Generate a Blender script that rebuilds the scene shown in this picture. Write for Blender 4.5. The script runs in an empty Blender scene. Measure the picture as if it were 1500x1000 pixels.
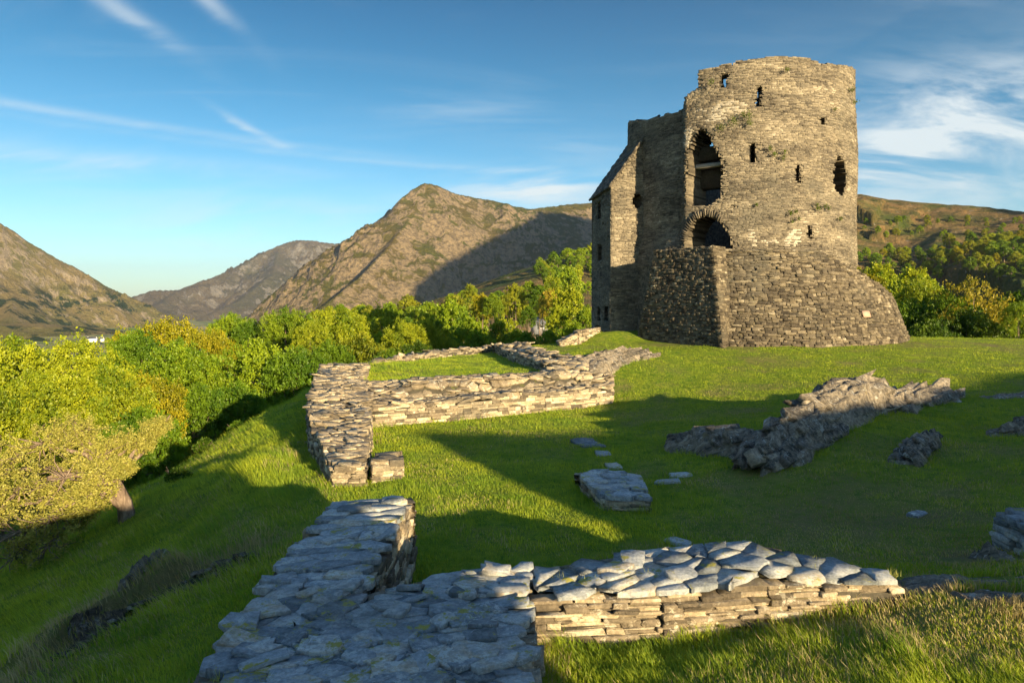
import bpy, math, random
import numpy as np
from mathutils import Vector, Matrix

# ------------------------------------------------------------------ camera, sky, sun
F = 1000.0      # focal length in photo pixels (photo 1500 wide)
CX, HY = 750.0, 452.0
scene = bpy.context.scene
rng = np.random.default_rng(7)
random.seed(7)

cam_d = bpy.data.cameras.new("camera")
cam = bpy.data.objects.new("camera", cam_d)
scene.collection.objects.link(cam)
cam.location = (0, 0, 0)
cam.rotation_euler = (math.radians(90), 0, 0)
cam_d.sensor_width = 36.0
cam_d.lens = 24.0
cam_d.shift_y = -(500 - HY) / 1500.0
cam_d.clip_start = 0.05
cam_d.clip_end = 30000
scene.camera = cam

SUN_EL = math.radians(10.5)
SUN_AZ = math.radians(-58.0)                      # math angle of the horizontal direction towards the sun
S = Vector((math.cos(SUN_EL) * math.cos(SUN_AZ), math.cos(SUN_EL) * math.sin(SUN_AZ), math.sin(SUN_EL)))
sun_d = bpy.data.lights.new("sun", 'SUN')
sun_d.energy = 5.0
sun_d.angle = math.radians(0.6)
sun_d.color = (1.0, 0.77, 0.45)
sun = bpy.data.objects.new("sun", sun_d)
scene.collection.objects.link(sun)
sun.rotation_euler = S.to_track_quat('Z', 'Y').to_euler()
sun.location = (30, -30, 30)

scene.view_settings.view_transform = 'Standard'
scene.view_settings.look = 'None'
scene.view_settings.exposure = 1.92
scene.view_settings.gamma = 1.0
scene.cycles.max_bounces = 6
scene.cycles.diffuse_bounces = 3
scene.cycles.transmission_bounces = 3
scene.cycles.transparent_max_bounces = 8

world = bpy.data.worlds.new("World")
scene.world = world
world.use_nodes = True
wn, wl = world.node_tree.nodes, world.node_tree.links
for n in list(wn):
    wn.remove(n)


def W(t, **k):
    n = wn.new(t)
    for a, b in k.items():
        setattr(n, a, b)
    return n


def wmath(op, a, b=None, c=None):
    n = W('ShaderNodeMath', operation=op)
    for i, v in enumerate((a, b, c)):
        if v is None:
            continue
        if isinstance(v, (int, float)):
            n.inputs[i].default_value = v
        else:
            wl.new(v, n.inputs[i])
    return n.outputs[0]


out = W('ShaderNodeOutputWorld')
bg = W('ShaderNodeBackground')
sky = W('ShaderNodeTexSky', sky_type='NISHITA', sun_disc=False, sun_elevation=SUN_EL, altitude=150.0,
        sun_rotation=math.pi / 2 - SUN_AZ, air_density=1.0, dust_density=0.6, ozone_density=3.0)
bg.inputs['Strength'].default_value = 0.118
tc = W('ShaderNodeTexCoord')
sep = W('ShaderNodeSeparateXYZ')
wl.new(tc.outputs['Generated'], sep.inputs[0])
X_, Y_, Z_ = sep.outputs
az = wmath('ARCTAN2', X_, Y_)
el = wmath('ARCSINE', Z_)


def cirrus(rot, scale, sx, lo, hi, detail=8, rough=.6, w=0.0, dist=.6):
    zz = wmath('ADD', wmath('MAXIMUM', Z_, 0.0), 0.22)
    cmb = W('ShaderNodeCombineXYZ')
    wl.new(wmath('DIVIDE', X_, zz), cmb.inputs[0])
    wl.new(wmath('DIVIDE', Y_, zz), cmb.inputs[1])
    mp = W('ShaderNodeMapping')
    wl.new(cmb.outputs[0], mp.inputs[0])
    mp.inputs['Rotation'].default_value = (0, 0, math.radians(rot))
    mp.inputs['Scale'].default_value = (sx, 1, 1)
    mp.inputs['Location'].default_value = (w, w * .7, 0)
    ns = W('ShaderNodeTexNoise')
    wl.new(mp.outputs[0], ns.inputs['Vector'])
    ns.inputs['Scale'].default_value = scale
    ns.inputs['Detail'].default_value = detail
    ns.inputs['Roughness'].default_value = rough
    ns.inputs['Distortion'].default_value = dist
    mr = W('ShaderNodeMapRange', interpolation_type='SMOOTHSTEP')
    wl.new(ns.outputs['Fac'], mr.inputs['Value'])
    mr.inputs['From Min'].default_value = lo
    mr.inputs['From Max'].default_value = hi
    return mr.outputs['Result']


def blob(a0, e0, sa, se):
    da = wmath('DIVIDE', wmath('SUBTRACT', az, math.radians(a0)), math.radians(sa))
    de = wmath('DIVIDE', wmath('SUBTRACT', el, math.radians(e0)), math.radians(se))
    r2 = wmath('ADD', wmath('MULTIPLY', da, da), wmath('MULTIPLY', de, de))
    return wmath('EXPONENT', wmath('MULTIPLY', r2, -1.0))


thin = cirrus(62, 1.5, 0.30, .53, .80, w=3.1)
thin2 = cirrus(-40, 2.2, 0.22, .52, .76, w=9.4, dist=1.2)
puff = cirrus(20, 3.4, 0.45, .36, .66, w=1.7, rough=.62)
wide = wmath('MULTIPLY', wmath('ADD', wmath('MULTIPLY', thin, .22), wmath('MULTIPLY', thin2, .20)), 1.0)
b = wmath('MULTIPLY', puff, wmath('MULTIPLY', blob(33.5, 12.0, 9.5, 4.2), 1.35))
b = wmath('ADD', b, wmath('MULTIPLY', puff, wmath('MULTIPLY', blob(28.0, 10.0, 4.0, 2.0), .7)))
b = wmath('ADD', b, wmath('MULTIPLY', puff, wmath('MULTIPLY', blob(2.5, 9.8, 7, 1.5), .9)))
b = wmath('ADD', b, wmath('MULTIPLY', puff, wmath('MULTIPLY', blob(-20.0, 6.6, 10, 2.6), .40)))
b = wmath('ADD', b, wmath('MULTIPLY', thin2, wmath('MULTIPLY', blob(-28.0, 24, 7, 6), .30)))
b = wmath('ADD', b, wmath('MULTIPLY', puff, wmath('MULTIPLY', blob(-32.0, 10, 8, 1.6), .25)))
b = wmath('ADD', b, wmath('MULTIPLY', thin, wmath('MULTIPLY', blob(2.0, 22, 9, 4), .35)))
def streak(a0, e0, slope, half, thick, amt):
    # long thin trail: a line in azimuth and elevation broken up by noise
    line = wmath('SUBTRACT', el, wmath('ADD', math.radians(e0), wmath('MULTIPLY', wmath('SUBTRACT', az, math.radians(a0)), slope)))
    wob = wmath('ADD', line, wmath('MULTIPLY', wmath('SUBTRACT', puff, .5), math.radians(thick * .7)))
    q = wmath('DIVIDE', wob, math.radians(thick))
    g1 = wmath('EXPONENT', wmath('MULTIPLY', wmath('MULTIPLY', q, q), -1.0))
    d = wmath('DIVIDE', wmath('SUBTRACT', az, math.radians(a0)), math.radians(half))
    g2 = wmath('EXPONENT', wmath('MULTIPLY', wmath('MULTIPLY', d, d), -1.0))
    return wmath('MULTIPLY', wmath('MULTIPLY', wmath('MULTIPLY', g1, g2), wmath('ADD', wmath('MULTIPLY', puff, .8), .3)), amt)


b = wmath('ADD', b, streak(-27, 13.2, -.05, 15, .32, .42))
b = wmath('ADD', b, streak(-12, 11.9, -.04, 20, .25, .30))
b = wmath('ADD', b, streak(-31, 10.6, .03, 13, .6, .35))
b = wmath('ADD', b, streak(-21, 13.8, -.45, 2.6, .35, .45))
b = wmath('ADD', b, streak(-29, 20.5, -.5, 3.5, .7, .40))
b = wmath('ADD', b, streak(-25, 23.5, -.8, 3.5, .8, .40))
b = wmath('ADD', b, streak(-6, 15.8, .02, 5, .5, .30))
cl = wmath('MINIMUM', wmath('MAXIMUM', wmath('ADD', wide, b), 0.0), 0.92)
mix = W('ShaderNodeMix', data_type='RGBA')
wl.new(cl, mix.inputs['Factor'])
sat = W('ShaderNodeHueSaturation')
sat.inputs['Saturation'].default_value = 1.1
wl.new(sky.outputs[0], sat.inputs['Color'])
tint = W('ShaderNodeMix', data_type='RGBA', blend_type='MULTIPLY')
tint.inputs['Factor'].default_value = 1.0
wl.new(sat.outputs[0], tint.inputs['A'])
tr_ = W('ShaderNodeValToRGB')
el_ = tr_.color_ramp.elements
el_[0].position = 0.0; el_[0].color = (.50, .56, .58, 1)
el_[1].position = 0.85; el_[1].color = (1.0, 1.0, 1.0, 1)
for p_, c_ in ((.06, (.42, .53, .53)), (.13, (.25, .42, .43)), (.20, (.12, .32, .34)), (.27, (.05, .23, .27)), (.36, (.06, .24, .30)), (.46, (.95, 1.0, 1.0))):
    e_ = el_.new(p_); e_.color = (*c_, 1)
wl.new(wmath('DIVIDE', el, math.radians(90)), tr_.inputs[0])
wl.new(tr_.outputs[0], tint.inputs['B'])
wl.new(tint.outputs['Result'], mix.inputs['A'])
mix.inputs['B'].default_value = (1.95, 2.15, 2.2, 1)
wl.new(mix.outputs['Result'], bg.inputs['Color'])
wl.new(bg.outputs[0], out.inputs['Surface'])


# ------------------------------------------------------------------ noise
def _hash(ix, iy, iz, seed):
    h = (ix.astype(np.int64) * 374761393 + iy.astype(np.int64) * 668265263 + iz.astype(np.int64) * 2147483647 + seed * 974711) & 0x7fffffff
    h = ((h ^ (h >> 13)) * 1274126177) & 0x7fffffff
    h = ((h ^ (h >> 16)) * 1103515245) & 0x7fffffff
    return ((h >> 8) & 0xffff) / 65535.0


def vnoise(x, y, z=None, seed=0):
    x = np.asarray(x, float); y = np.asarray(y, float)
    if z is None:
        xi, yi = np.floor(x), np.floor(y)
        fx, fy = x - xi, y - yi
        fx = fx * fx * (3 - 2 * fx); fy = fy * fy * (3 - 2 * fy)
        zz = np.zeros_like(xi)
        a = _hash(xi, yi, zz, seed); b_ = _hash(xi + 1, yi, zz, seed)
        c = _hash(xi, yi + 1, zz, seed); d = _hash(xi + 1, yi + 1, zz, seed)
        return (a * (1 - fx) + b_ * fx) * (1 - fy) + (c * (1 - fx) + d * fx) * fy
    z = np.asarray(z, float)
    zi = np.floor(z); fz = z - zi; fz = fz * fz * (3 - 2 * fz)

    def layer(k):
        xi, yi = np.floor(x), np.floor(y)
        fx, fy = x - xi, y - yi
        fx = fx * fx * (3 - 2 * fx); fy = fy * fy * (3 - 2 * fy)
        a = _hash(xi, yi, zi + k, seed); b_ = _hash(xi + 1, yi, zi + k, seed)
        c = _hash(xi, yi + 1, zi + k, seed); d = _hash(xi + 1, yi + 1, zi + k, seed)
        return (a * (1 - fx) + b_ * fx) * (1 - fy) + (c * (1 - fx) + d * fx) * fy
    return layer(0) * (1 - fz) + layer(1) * fz


def fbm(x, y, oct=4, seed=0, gain=.5, z=None):
    s, a, t = 0, 1.0, 0
    for i in range(oct):
        k = 2 ** i
        s = s + a * vnoise(x * k + 17.3 * i, y * k - 9.1 * i, None if z is None else z * k + 5.5 * i, seed + i)
        t += a; a *= gain
    return s / t            # 0..1


def ridged(x, y, oct=4, seed=0, gain=.55):
    s, a, t = 0, 1.0, 0
    for i in range(oct):
        k = 2 ** i
        s = s + a * (1 - np.abs(2 * vnoise(x * k + 7.7 * i, y * k + 3.1 * i, None, seed + i) - 1))
        t += a; a *= gain
    return s / t


def sstep(a, b_, x):
    t = np.clip((x - a) / (b_ - a), 0, 1)
    return t * t * (3 - 2 * t)


def P(px, py, D):
    return ((px - CX) / F * D, D, (HY - py) / F * D)


def G2(px, py, z):
    D = -z * F / (py - HY)
    return ((px - CX) / F * D, D)


# ------------------------------------------------------------------ mesh helpers
class Geo:
    def __init__(s):
        s.v = []; s.li = []; s.lt = []; s.r = []; s.n = 0; s.mi = []

    def add(s, v, faces, r=None, mi=0):
        """v (n,3); faces (m,k) index array; r per face"""
        v = np.asarray(v, float).reshape(-1, 3)
        faces = np.asarray(faces, np.int64)
        s.v.append(v); s.li.append((faces + s.n).ravel()); s.lt.append(np.full(len(faces), faces.shape[1], np.int64))
        s.r.append(np.full(len(faces), .5) if r is None else np.broadcast_to(np.asarray(r, float), (len(faces),)))
        s.mi.append(np.full(len(faces), mi, np.int64))
        s.n += len(v)

    def build(s, name, mats, parent=None, smooth=False, loc=None, extra=None):
        v = np.concatenate(s.v); li = np.concatenate(s.li); lt = np.concatenate(s.lt)
        off = Vector(loc) if loc is not None else (parent.location.copy() if parent is not None else Vector((0, 0, 0)))
        v = v - np.array(off)
        me = bpy.data.meshes.new(name)
        me.vertices.add(len(v)); me.vertices.foreach_set('co', v.ravel())
        me.loops.add(len(li)); me.loops.foreach_set('vertex_index', li.astype(np.int32))
        me.polygons.add(len(lt))
        st = np.concatenate([[0], np.cumsum(lt)[:-1]]).astype(np.int32)
        me.polygons.foreach_set('loop_start', st)
        me.polygons.foreach_set('loop_total', lt.astype(np.int32))
        if not isinstance(mats, (list, tuple)):
            mats = [mats]
        for m in mats:
            me.materials.append(m)
        if len(mats) > 1:
            me.polygons.foreach_set('material_index', np.concatenate(s.mi).astype(np.int32))
        a = me.attributes.new('rnd', 'FLOAT', 'FACE')
        a.data.foreach_set('value', np.concatenate(s.r).astype(np.float32))
        me.update(calc_edges=True)
        me.validate()
        if smooth:
            me.polygons.foreach_set('use_smooth', np.ones(len(me.polygons), bool))
        if extra:
            for k, arr in extra.items():
                at = me.attributes.new(k, 'FLOAT', 'POINT')
                at.data.foreach_set('value', np.asarray(arr, np.float32))
        o = bpy.data.objects.new(name, me)
        scene.collection.objects.link(o)
        if parent is not None:
            o.parent = parent
        elif loc is not None:
            o.location = loc
        return o


def tag(o, label=None, cat=None, group=None, kind=None):
    for k, v in (('label', label), ('category', cat), ('group', group), ('kind', kind)):
        if v:
            o[k] = v
    return o


def thing(name, label, cat, loc, group=None):
    o = bpy.data.objects.new(name, None)
    o.empty_display_size = .3
    scene.collection.objects.link(o)
    o.location = loc
    return tag(o, label, cat, group)


def tube(geo, pts, rads, k=7, r=.5):
    pts = [Vector(p) for p in pts]
    rings = []
    for i, p in enumerate(pts):
        d = (pts[min(i + 1, len(pts) - 1)] - pts[max(i - 1, 0)]).normalized()
        a = d.orthogonal().normalized() if abs(d.z) > .99 else Vector((0, 0, 1)).cross(d).normalized()
        b_ = d.cross(a)
        for j in range(k):
            t = 2 * math.pi * j / k
            rings.append(p + (a * math.cos(t) + b_ * math.sin(t)) * rads[i])
    f = []
    for i in range(len(pts) - 1):
        for j in range(k):
            f.append((i * k + j, i * k + (j + 1) % k, (i + 1) * k + (j + 1) % k, (i + 1) * k + j))
    geo.add(np.array([tuple(q) for q in rings]), f, r)


def grid_faces(nu, nv, wrap=False):
    i = np.arange(nu - 1)[:, None]; j = np.arange(nv - 1)[None, :]
    a = i * nv + j
    return np.stack([a, a + nv, a + nv + 1, a + 1], -1).reshape(-1, 4)


def in_poly(x, y, poly):
    x = np.asarray(x); y = np.asarray(y)
    c = np.zeros(x.shape, bool)
    n = len(poly)
    for i in range(n):
        x1, y1 = poly[i][:2]; x2, y2 = poly[(i + 1) % n][:2]
        cond = ((y1 > y) != (y2 > y)) & (x < (x2 - x1) * (y - y1) / ((y2 - y1) + 1e-12) + x1)
        c ^= cond
    return c


def seg_dist(x, y, pts, closed=False):
    """distance to polyline, with interpolated third value and signed side"""
    best = np.full(np.shape(x), 1e9); val = np.zeros(np.shape(x)); side = np.zeros(np.shape(x)); par = np.zeros(np.shape(x))
    n = len(pts); m = n if closed else n - 1
    for i in range(m):
        a = pts[i]; b_ = pts[(i + 1) % n]
        dx, dy = b_[0] - a[0], b_[1] - a[1]
        L2 = dx * dx + dy * dy + 1e-9
        t = np.clip(((x - a[0]) * dx + (y - a[1]) * dy) / L2, 0, 1)
        d = np.hypot(x - a[0] - t * dx, y - a[1] - t * dy)
        k = d < best
        best = np.where(k, d, best)
        if len(a) > 2:
            val = np.where(k, a[2] + (b_[2] - a[2]) * t, val)
        side = np.where(k, np.sign(dx * (y - a[1]) - dy * (x - a[0])), side)
        par = np.where(k, i + t, par)
    return best, val, side, par


# ------------------------------------------------------------------ materials
def new_mat(name):
    m = bpy.data.materials.new(name)
    m.use_nodes = True
    nt = m.node_tree
    for n in list(nt.nodes):
        nt.nodes.remove(n)
    return m, nt


class NB:
    def __init__(s, nt):
        s.nt = nt

    def n(s, t, ins=None, **k):
        n = s.nt.nodes.new(t)
        for a, b_ in k.items():
            setattr(n, a, b_)
        for a, b_ in (ins or {}).items():
            s.put(n.inputs[a], b_)
        return n

    def put(s, sock, v):
        if hasattr(v, 'is_output') or isinstance(v, bpy.types.NodeSocket):
            s.nt.links.new(v, sock)
        else:
            sock.default_value = v

    def noise(s, vec, scale, detail=5, rough=.55, dist=0.0):
        return s.n('ShaderNodeTexNoise', {'Vector': vec, 'Scale': scale, 'Detail': detail, 'Roughness': rough, 'Distortion': dist}).outputs['Fac']

    def math(s, op, a, b_=0.0, c=None):
        n = s.n('ShaderNodeMath', operation=op)
        s.put(n.inputs[0], a); s.put(n.inputs[1], b_)
        if c is not None:
            s.put(n.inputs[2], c)
        return n.outputs[0]

    def rng(s, v, a, b_, c=0.0, d=1.0, smooth=True):
        n = s.n('ShaderNodeMapRange', interpolation_type='SMOOTHSTEP' if smooth else 'LINEAR')
        s.put(n.inputs['Value'], v)
        for k, x in (('From Min', a), ('From Max', b_), ('To Min', c), ('To Max', d)):
            n.inputs[k].default_value = x
        return n.outputs['Result']

    def mix(s, f, a, b_, blend='MIX'):
        n = s.n('ShaderNodeMix', data_type='RGBA', blend_type=blend)
        s.put(n.inputs['Factor'], f)
        s.put(n.inputs['A'], a if not isinstance(a, tuple) else (*a, 1)[:4])
        s.put(n.inputs['B'], b_ if not isinstance(b_, tuple) else (*b_, 1)[:4])
        return n.outputs['Result']

    def ramp(s, v, stops, interp='LINEAR'):
        n = s.n('ShaderNodeValToRGB')
        n.color_ramp.interpolation = interp
        e = n.color_ramp.elements
        while len(e) < len(stops):
            e.new(.5)
        for i, (p, c) in enumerate(stops):
            e[i].position = p; e[i].color = (*c, 1)
        s.put(n.inputs[0], v)
        return n.outputs[0]

    def bump(s, h, strength, dist):
        return s.n('ShaderNodeBump', {'Height': h, 'Strength': strength, 'Distance': dist}).outputs[0]

    def pos(s):
        return s.n('ShaderNodeNewGeometry').outputs['Position']

    def scaled(s, vec, sc, rot=(0, 0, 0)):
        return s.n('ShaderNodeMapping', {'Vector': vec, 'Scale': sc, 'Rotation': rot}).outputs[0]

    def attr(s, name):
        return s.n('ShaderNodeAttribute', attribute_name=name).outputs['Fac']

    def done(s, col, rough=.9, normal=None, spec=.2):
        b_ = s.n('ShaderNodeBsdfPrincipled', {'Base Color': col, 'Roughness': rough, 'Specular IOR Level': spec})
        if normal is not None:
            s.put(b_.inputs['Normal'], normal)
        o = s.n('ShaderNodeOutputMaterial')
        s.nt.links.new(b_.outputs[0], o.inputs[0])


def stone_mat(name, stops, lich=.35, lichcol=(.55, .52, .44), moss=.0, mosscol=(.16, .15, .03), sc=1.0, rough=.85, spec=.25, mott=1.0, lt=.60, bd=.012):
    m, nt = new_mat(name)
    b_ = NB(nt)
    p = b_.pos(); r = b_.attr('rnd')
    n1 = b_.noise(p, 6 * sc, 6, .62)
    n2 = b_.noise(p, 28 * sc, 5, .7)
    v = b_.math('ADD', r, b_.math('MULTIPLY', b_.math('SUBTRACT', n1, .5), .55 * mott))
    col = b_.ramp(v, stops)
    col = b_.mix(.75, col, b_.ramp(n2, [(.25, (.35, .35, .35)), (.5, (.95, .95, .95)), (.75, (1.65, 1.65, 1.65))]), 'MULTIPLY')
    # pale lichen spots and broad weather staining
    wm = b_.math('MULTIPLY', b_.rng(r, 1.15, 1.6), b_.rng(b_.noise(p, 7, 5, .7), .35, .55))
    col = b_.mix(b_.math('MULTIPLY', wm, .8), col, (.34, .315, .265))
    l1 = b_.noise(p, 11 * sc, 7, .72, .4)
    l2 = b_.noise(p, 1.3 * sc, 3, .5)
    lm = b_.math('MULTIPLY', b_.rng(l1, lt, lt + .06), b_.rng(b_.math('ADD', l2, b_.math('MULTIPLY', r, .25)), .45, .75))
    col = b_.mix(b_.math('MULTIPLY', lm, lich), col, lichcol)
    st = b_.noise(p, .7 * sc, 4, .6)
    col = b_.mix(b_.rng(st, .5, .72, 0, .45), col, (.10, .095, .075))
    if moss > 0:
        mm = b_.rng(b_.noise(p, 3.6 * sc, 7, .78), .55, .61)
        up = b_.n('ShaderNodeSeparateXYZ', {0: b_.n('ShaderNodeNewGeometry').outputs['Normal']}).outputs[2]
        mm = b_.math('MULTIPLY', mm, b_.rng(up, .3, .8))
        col = b_.mix(b_.math('MULTIPLY', mm, moss), col, mosscol)
    hgt = b_.math('ADD', b_.math('MULTIPLY', n2, .8), b_.math('ADD', b_.noise(p, 70 * sc, 4, .7), b_.math('MULTIPLY', n1, .35)))
    # bedding lamination of slate
    lam = b_.noise(b_.scaled(p, (6, 6, 90)), 1.0, 3, .6)
    hgt = b_.math('ADD', hgt, b_.math('MULTIPLY', lam, .5))
    b_.done(col, rough, b_.bump(hgt, .9, bd / sc), spec)
    return m


M = {}
M['slate'] = stone_mat('slate_rubble', [(0, (.10, .115, .125)), (.3, (.20, .22, .232)), (.5, (.29, .31, .318)), (.72, (.35, .35, .325)), (.88, (.38, .32, .23)), (1, (.47, .46, .41))],
                       lich=.75, lichcol=(.48, .49, .45), moss=1.0, mosscol=(.26, .24, .05), mott=1.9, lt=.52, bd=.018)
M['slate_side'] = stone_mat('slate_face', [(0, (.075, .062, .045)), (.3, (.16, .13, .09)), (.55, (.25, .205, .14)), (.8, (.35, .285, .185)), (1, (.48, .42, .31))],
                            lich=.65, lichcol=(.60, .56, .44), moss=.3, mott=1.5, lt=.55, bd=.018)
M['tower'] = stone_mat('tower_slate', [(0, (.036, .031, .024)), (.28, (.088, .075, .056)), (.5, (.145, .124, .090)), (.75, (.215, .183, .130)), (1, (.33, .29, .22))],
                       lich=.55, lichcol=(.5, .46, .36), sc=.55)
M['apron'] = stone_mat('battered_base_rubble', [(0, (.026, .021, .015)), (.28, (.060, .049, .034)), (.52, (.10, .082, .055)), (.78, (.165, .136, .09)), (1, (.33, .29, .21))],
                       lich=.6, lichcol=(.45, .43, .35), moss=.3, sc=.7)
M['core'] = stone_mat('wall_core', [(0, (.04, .036, .026)), (1, (.09, .08, .06))], lich=.1, sc=1.2, moss=.7, mosscol=(.09, .10, .02))
M['lime'] = stone_mat('limewash_remains', [(0, (.5, .48, .42)), (1, (.7, .67, .6))], lich=.2)


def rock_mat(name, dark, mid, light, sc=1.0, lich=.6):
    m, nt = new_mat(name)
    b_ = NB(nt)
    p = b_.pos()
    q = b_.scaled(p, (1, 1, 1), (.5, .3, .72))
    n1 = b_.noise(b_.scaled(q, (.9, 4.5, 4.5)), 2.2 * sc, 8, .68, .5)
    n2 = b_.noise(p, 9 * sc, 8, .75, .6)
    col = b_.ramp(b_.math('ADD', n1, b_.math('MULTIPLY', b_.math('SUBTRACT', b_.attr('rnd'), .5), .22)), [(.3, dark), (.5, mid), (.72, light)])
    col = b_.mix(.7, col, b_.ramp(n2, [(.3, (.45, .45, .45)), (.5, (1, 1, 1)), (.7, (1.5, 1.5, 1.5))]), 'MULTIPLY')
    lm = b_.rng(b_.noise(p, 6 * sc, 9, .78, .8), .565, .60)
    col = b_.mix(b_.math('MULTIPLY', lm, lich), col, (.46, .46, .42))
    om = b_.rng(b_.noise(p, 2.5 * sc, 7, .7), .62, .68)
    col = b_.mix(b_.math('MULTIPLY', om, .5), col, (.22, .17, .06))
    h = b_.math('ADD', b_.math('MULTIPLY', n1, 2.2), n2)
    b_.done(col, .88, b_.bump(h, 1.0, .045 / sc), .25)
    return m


M['rock'] = rock_mat('outcrop_rock', (.04, .036, .030), (.17, .145, .11), (.36, .30, .215))
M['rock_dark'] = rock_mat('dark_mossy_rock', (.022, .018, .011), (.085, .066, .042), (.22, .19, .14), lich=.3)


def ground_mat():
    m, nt = new_mat('meadow_ground')
    b_ = NB(nt)
    p = b_.pos()
    n1 = b_.noise(p, .9, 6, .6); n2 = b_.noise(p, 5, 6, .7); n3 = b_.noise(p, 45, 3, .7)
    g = b_.mix(b_.rng(n2, .35, .65), (.085, .16, .012), (.22, .27, .022))
    dryf = b_.math('ADD', b_.attr('dry'), b_.math('MULTIPLY', b_.rng(n1, .5, .75), .45))
    dryf = b_.math('MULTIPLY', dryf, b_.rng(n2, .3, .6, .35, 1))
    col = b_.mix(dryf, g, (.20, .17, .065))
    col = b_.mix(b_.rng(n3, .6, .8, 0, .35), col, (.12, .11, .05))
    col = b_.mix(b_.attr('soil'), col, b_.mix(n3, (.05, .036, .022), (.24, .18, .12)))
    # distant moor and field colours
    q = b_.scaled(p, (1, 1, 1))
    f1 = b_.noise(q, .012, 8, .65); f2 = b_.noise(q, .05, 8, .7, .5)
    far = b_.ramp(f2, [(.3, (.035, .05, .012)), (.45, (.09, .075, .028)), (.58, (.19, .12, .05)), (.75, (.24, .19, .10))])
    far = b_.mix(b_.rng(f1, .45, .62), far, (.055, .075, .018))
    far = b_.mix(b_.rng(b_.noise(q, .16, 8, .75), .60, .66, 0, .8), far, (.26, .24, .21))
    vo = b_.n('ShaderNodeTexVoronoi', {'Vector': b_.scaled(q, (.009, .004, 1)), 'Scale': 1.0}).outputs['Color']
    fld = b_.ramp(b_.n('ShaderNodeSeparateColor', {0: vo}).outputs[0], [(.2, (.13, .17, .05)), (.5, (.24, .24, .08)), (.8, (.34, .27, .14))])
    far = b_.mix(b_.math('MULTIPLY', b_.attr('valley'), b_.rng(b_.noise(q, .02, 6, .7), .3, .5, .3, 1.0)), far, fld)
    col = b_.mix(b_.attr('far'), col, far)
    h = b_.math('ADD', n3, b_.math('MULTIPLY', n2, .6))
    bn = b_.bump(h, 1.0, .07)
    fb = b_.n('ShaderNodeBump', {'Height': b_.math('MULTIPLY', b_.noise(q, .12, 8, .7), b_.attr('far')), 'Strength': 1.0, 'Distance': 5.0, 'Normal': bn}).outputs[0]
    b_.done(col, .95, fb, .1)
    return m


M['ground'] = ground_mat()


def mountain_mat(name, grass1, grass2, rock1, rock2, s=1.0, rockth=.52, trees=0.0):
    m, nt = new_mat(name)
    b_ = NB(nt)
    p = b_.pos()
    n1 = b_.noise(p, .004 * s, 10, .62, .3)
    n2 = b_.noise(b_.scaled(p, (1, 1, .6)), .022 * s, 10, .72, .7)
    n3 = b_.noise(p, .08 * s, 6, .7)
    gr = b_.mix(b_.rng(n1, .35, .65), grass1, grass2)
    rk = b_.mix(b_.rng(n3, .3, .7), rock1, rock2)
    nz = b_.n('ShaderNodeSeparateXYZ', {0: b_.n('ShaderNodeNewGeometry').outputs['Normal']}).outputs[2]
    v = b_.math('ADD', n2, b_.math('MULTIPLY', b_.math('SUBTRACT', .82, nz), .7))
    col = b_.mix(b_.rng(v, rockth, rockth + .09), gr, rk)
    col = b_.mix(b_.rng(n3, .55, .75, 0, .4), col, (.035, .033, .02))
    if trees:
        z = b_.n('ShaderNodeSeparateXYZ', {0: p}).outputs[2]
        tm = b_.math('MULTIPLY', b_.rng(b_.noise(p, .012 * s, 9, .7), .5, .56), b_.rng(z, trees, trees * .4))
        col = b_.mix(tm, col, (.018, .035, .012))
    h = b_.math('ADD', n2, b_.math('MULTIPLY', n3, .35))
    b_.done(col, .95, b_.bump(h, 1.0, 50.0 / s), .05)
    return m


M['mtn'] = mountain_mat('mountain_crag', (.075, .085, .018), (.13, .10, .028), (.11, .09, .06), (.36, .275, .165), 1.0, .50)
M['mtn_far'] = mountain_mat('far_mountain', (.075, .075, .045), (.12, .10, .07), (.12, .115, .105), (.24, .22, .19), .7, .55)
M['mtn_left'] = mountain_mat('left_mountain', (.14, .135, .04), (.22, .17, .075), (.19, .155, .115), (.36, .30, .20), 1.2, .55, trees=110)


def leaf_mat(name, c1, c2, trans=.45):
    m, nt = new_mat(name)
    b_ = NB(nt)
    r = b_.attr('rnd')
    oi = b_.n('ShaderNodeObjectInfo')
    col = b_.mix(r, c1, c2)
    col = b_.mix(1.0, col, oi.outputs['Color'], 'MULTIPLY')
    d = b_.n('ShaderNodeBsdfDiffuse', {'Color': col})
    t = b_.n('ShaderNodeBsdfTranslucent', {'Color': b_.mix(1.0, col, (1.25, 1.15, .5), 'MULTIPLY')})
    gls = b_.n('ShaderNodeBsdfGlossy', {'Color': (.5, .5, .5, 1), 'Roughness': .5})
    mx = b_.n('ShaderNodeMixShader', {0: trans, 1: d.outputs[0], 2: t.outputs[0]})
    mx2 = b_.n('ShaderNodeMixShader', {0: .025, 1: mx.outputs[0], 2: gls.outputs[0]})
    o = b_.n('ShaderNodeOutputMaterial')
    nt.links.new(mx2.outputs[0], o.inputs[0])
    return m


M['leaf'] = leaf_mat('spring_leaves', (.085, .16, .010), (.37, .41, .018))
M['grass'] = leaf_mat('grass_blades', (.13, .24, .02), (.42, .46, .03), .4)
M['grass_dry'] = leaf_mat('dry_grass', (.24, .20, .09), (.50, .41, .20), .35)
M['leaf_pale'] = leaf_mat('hawthorn_leaves', (.16, .18, .03), (.38, .35, .08), .35)


def bark_mat():
    m, nt = new_mat('bark')
    b_ = NB(nt)
    p = b_.pos()
    n1 = b_.noise(b_.scaled(p, (8, 8, 2)), 2.0, 6, .7)
    col = b_.ramp(n1, [(.3, (.06, .045, .035)), (.5, (.16, .12, .09)), (.7, (.30, .24, .18))])
    b_.done(col, .9, b_.bump(n1, 1.0, .03), .1)
    return m


M['bark'] = bark_mat()


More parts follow.
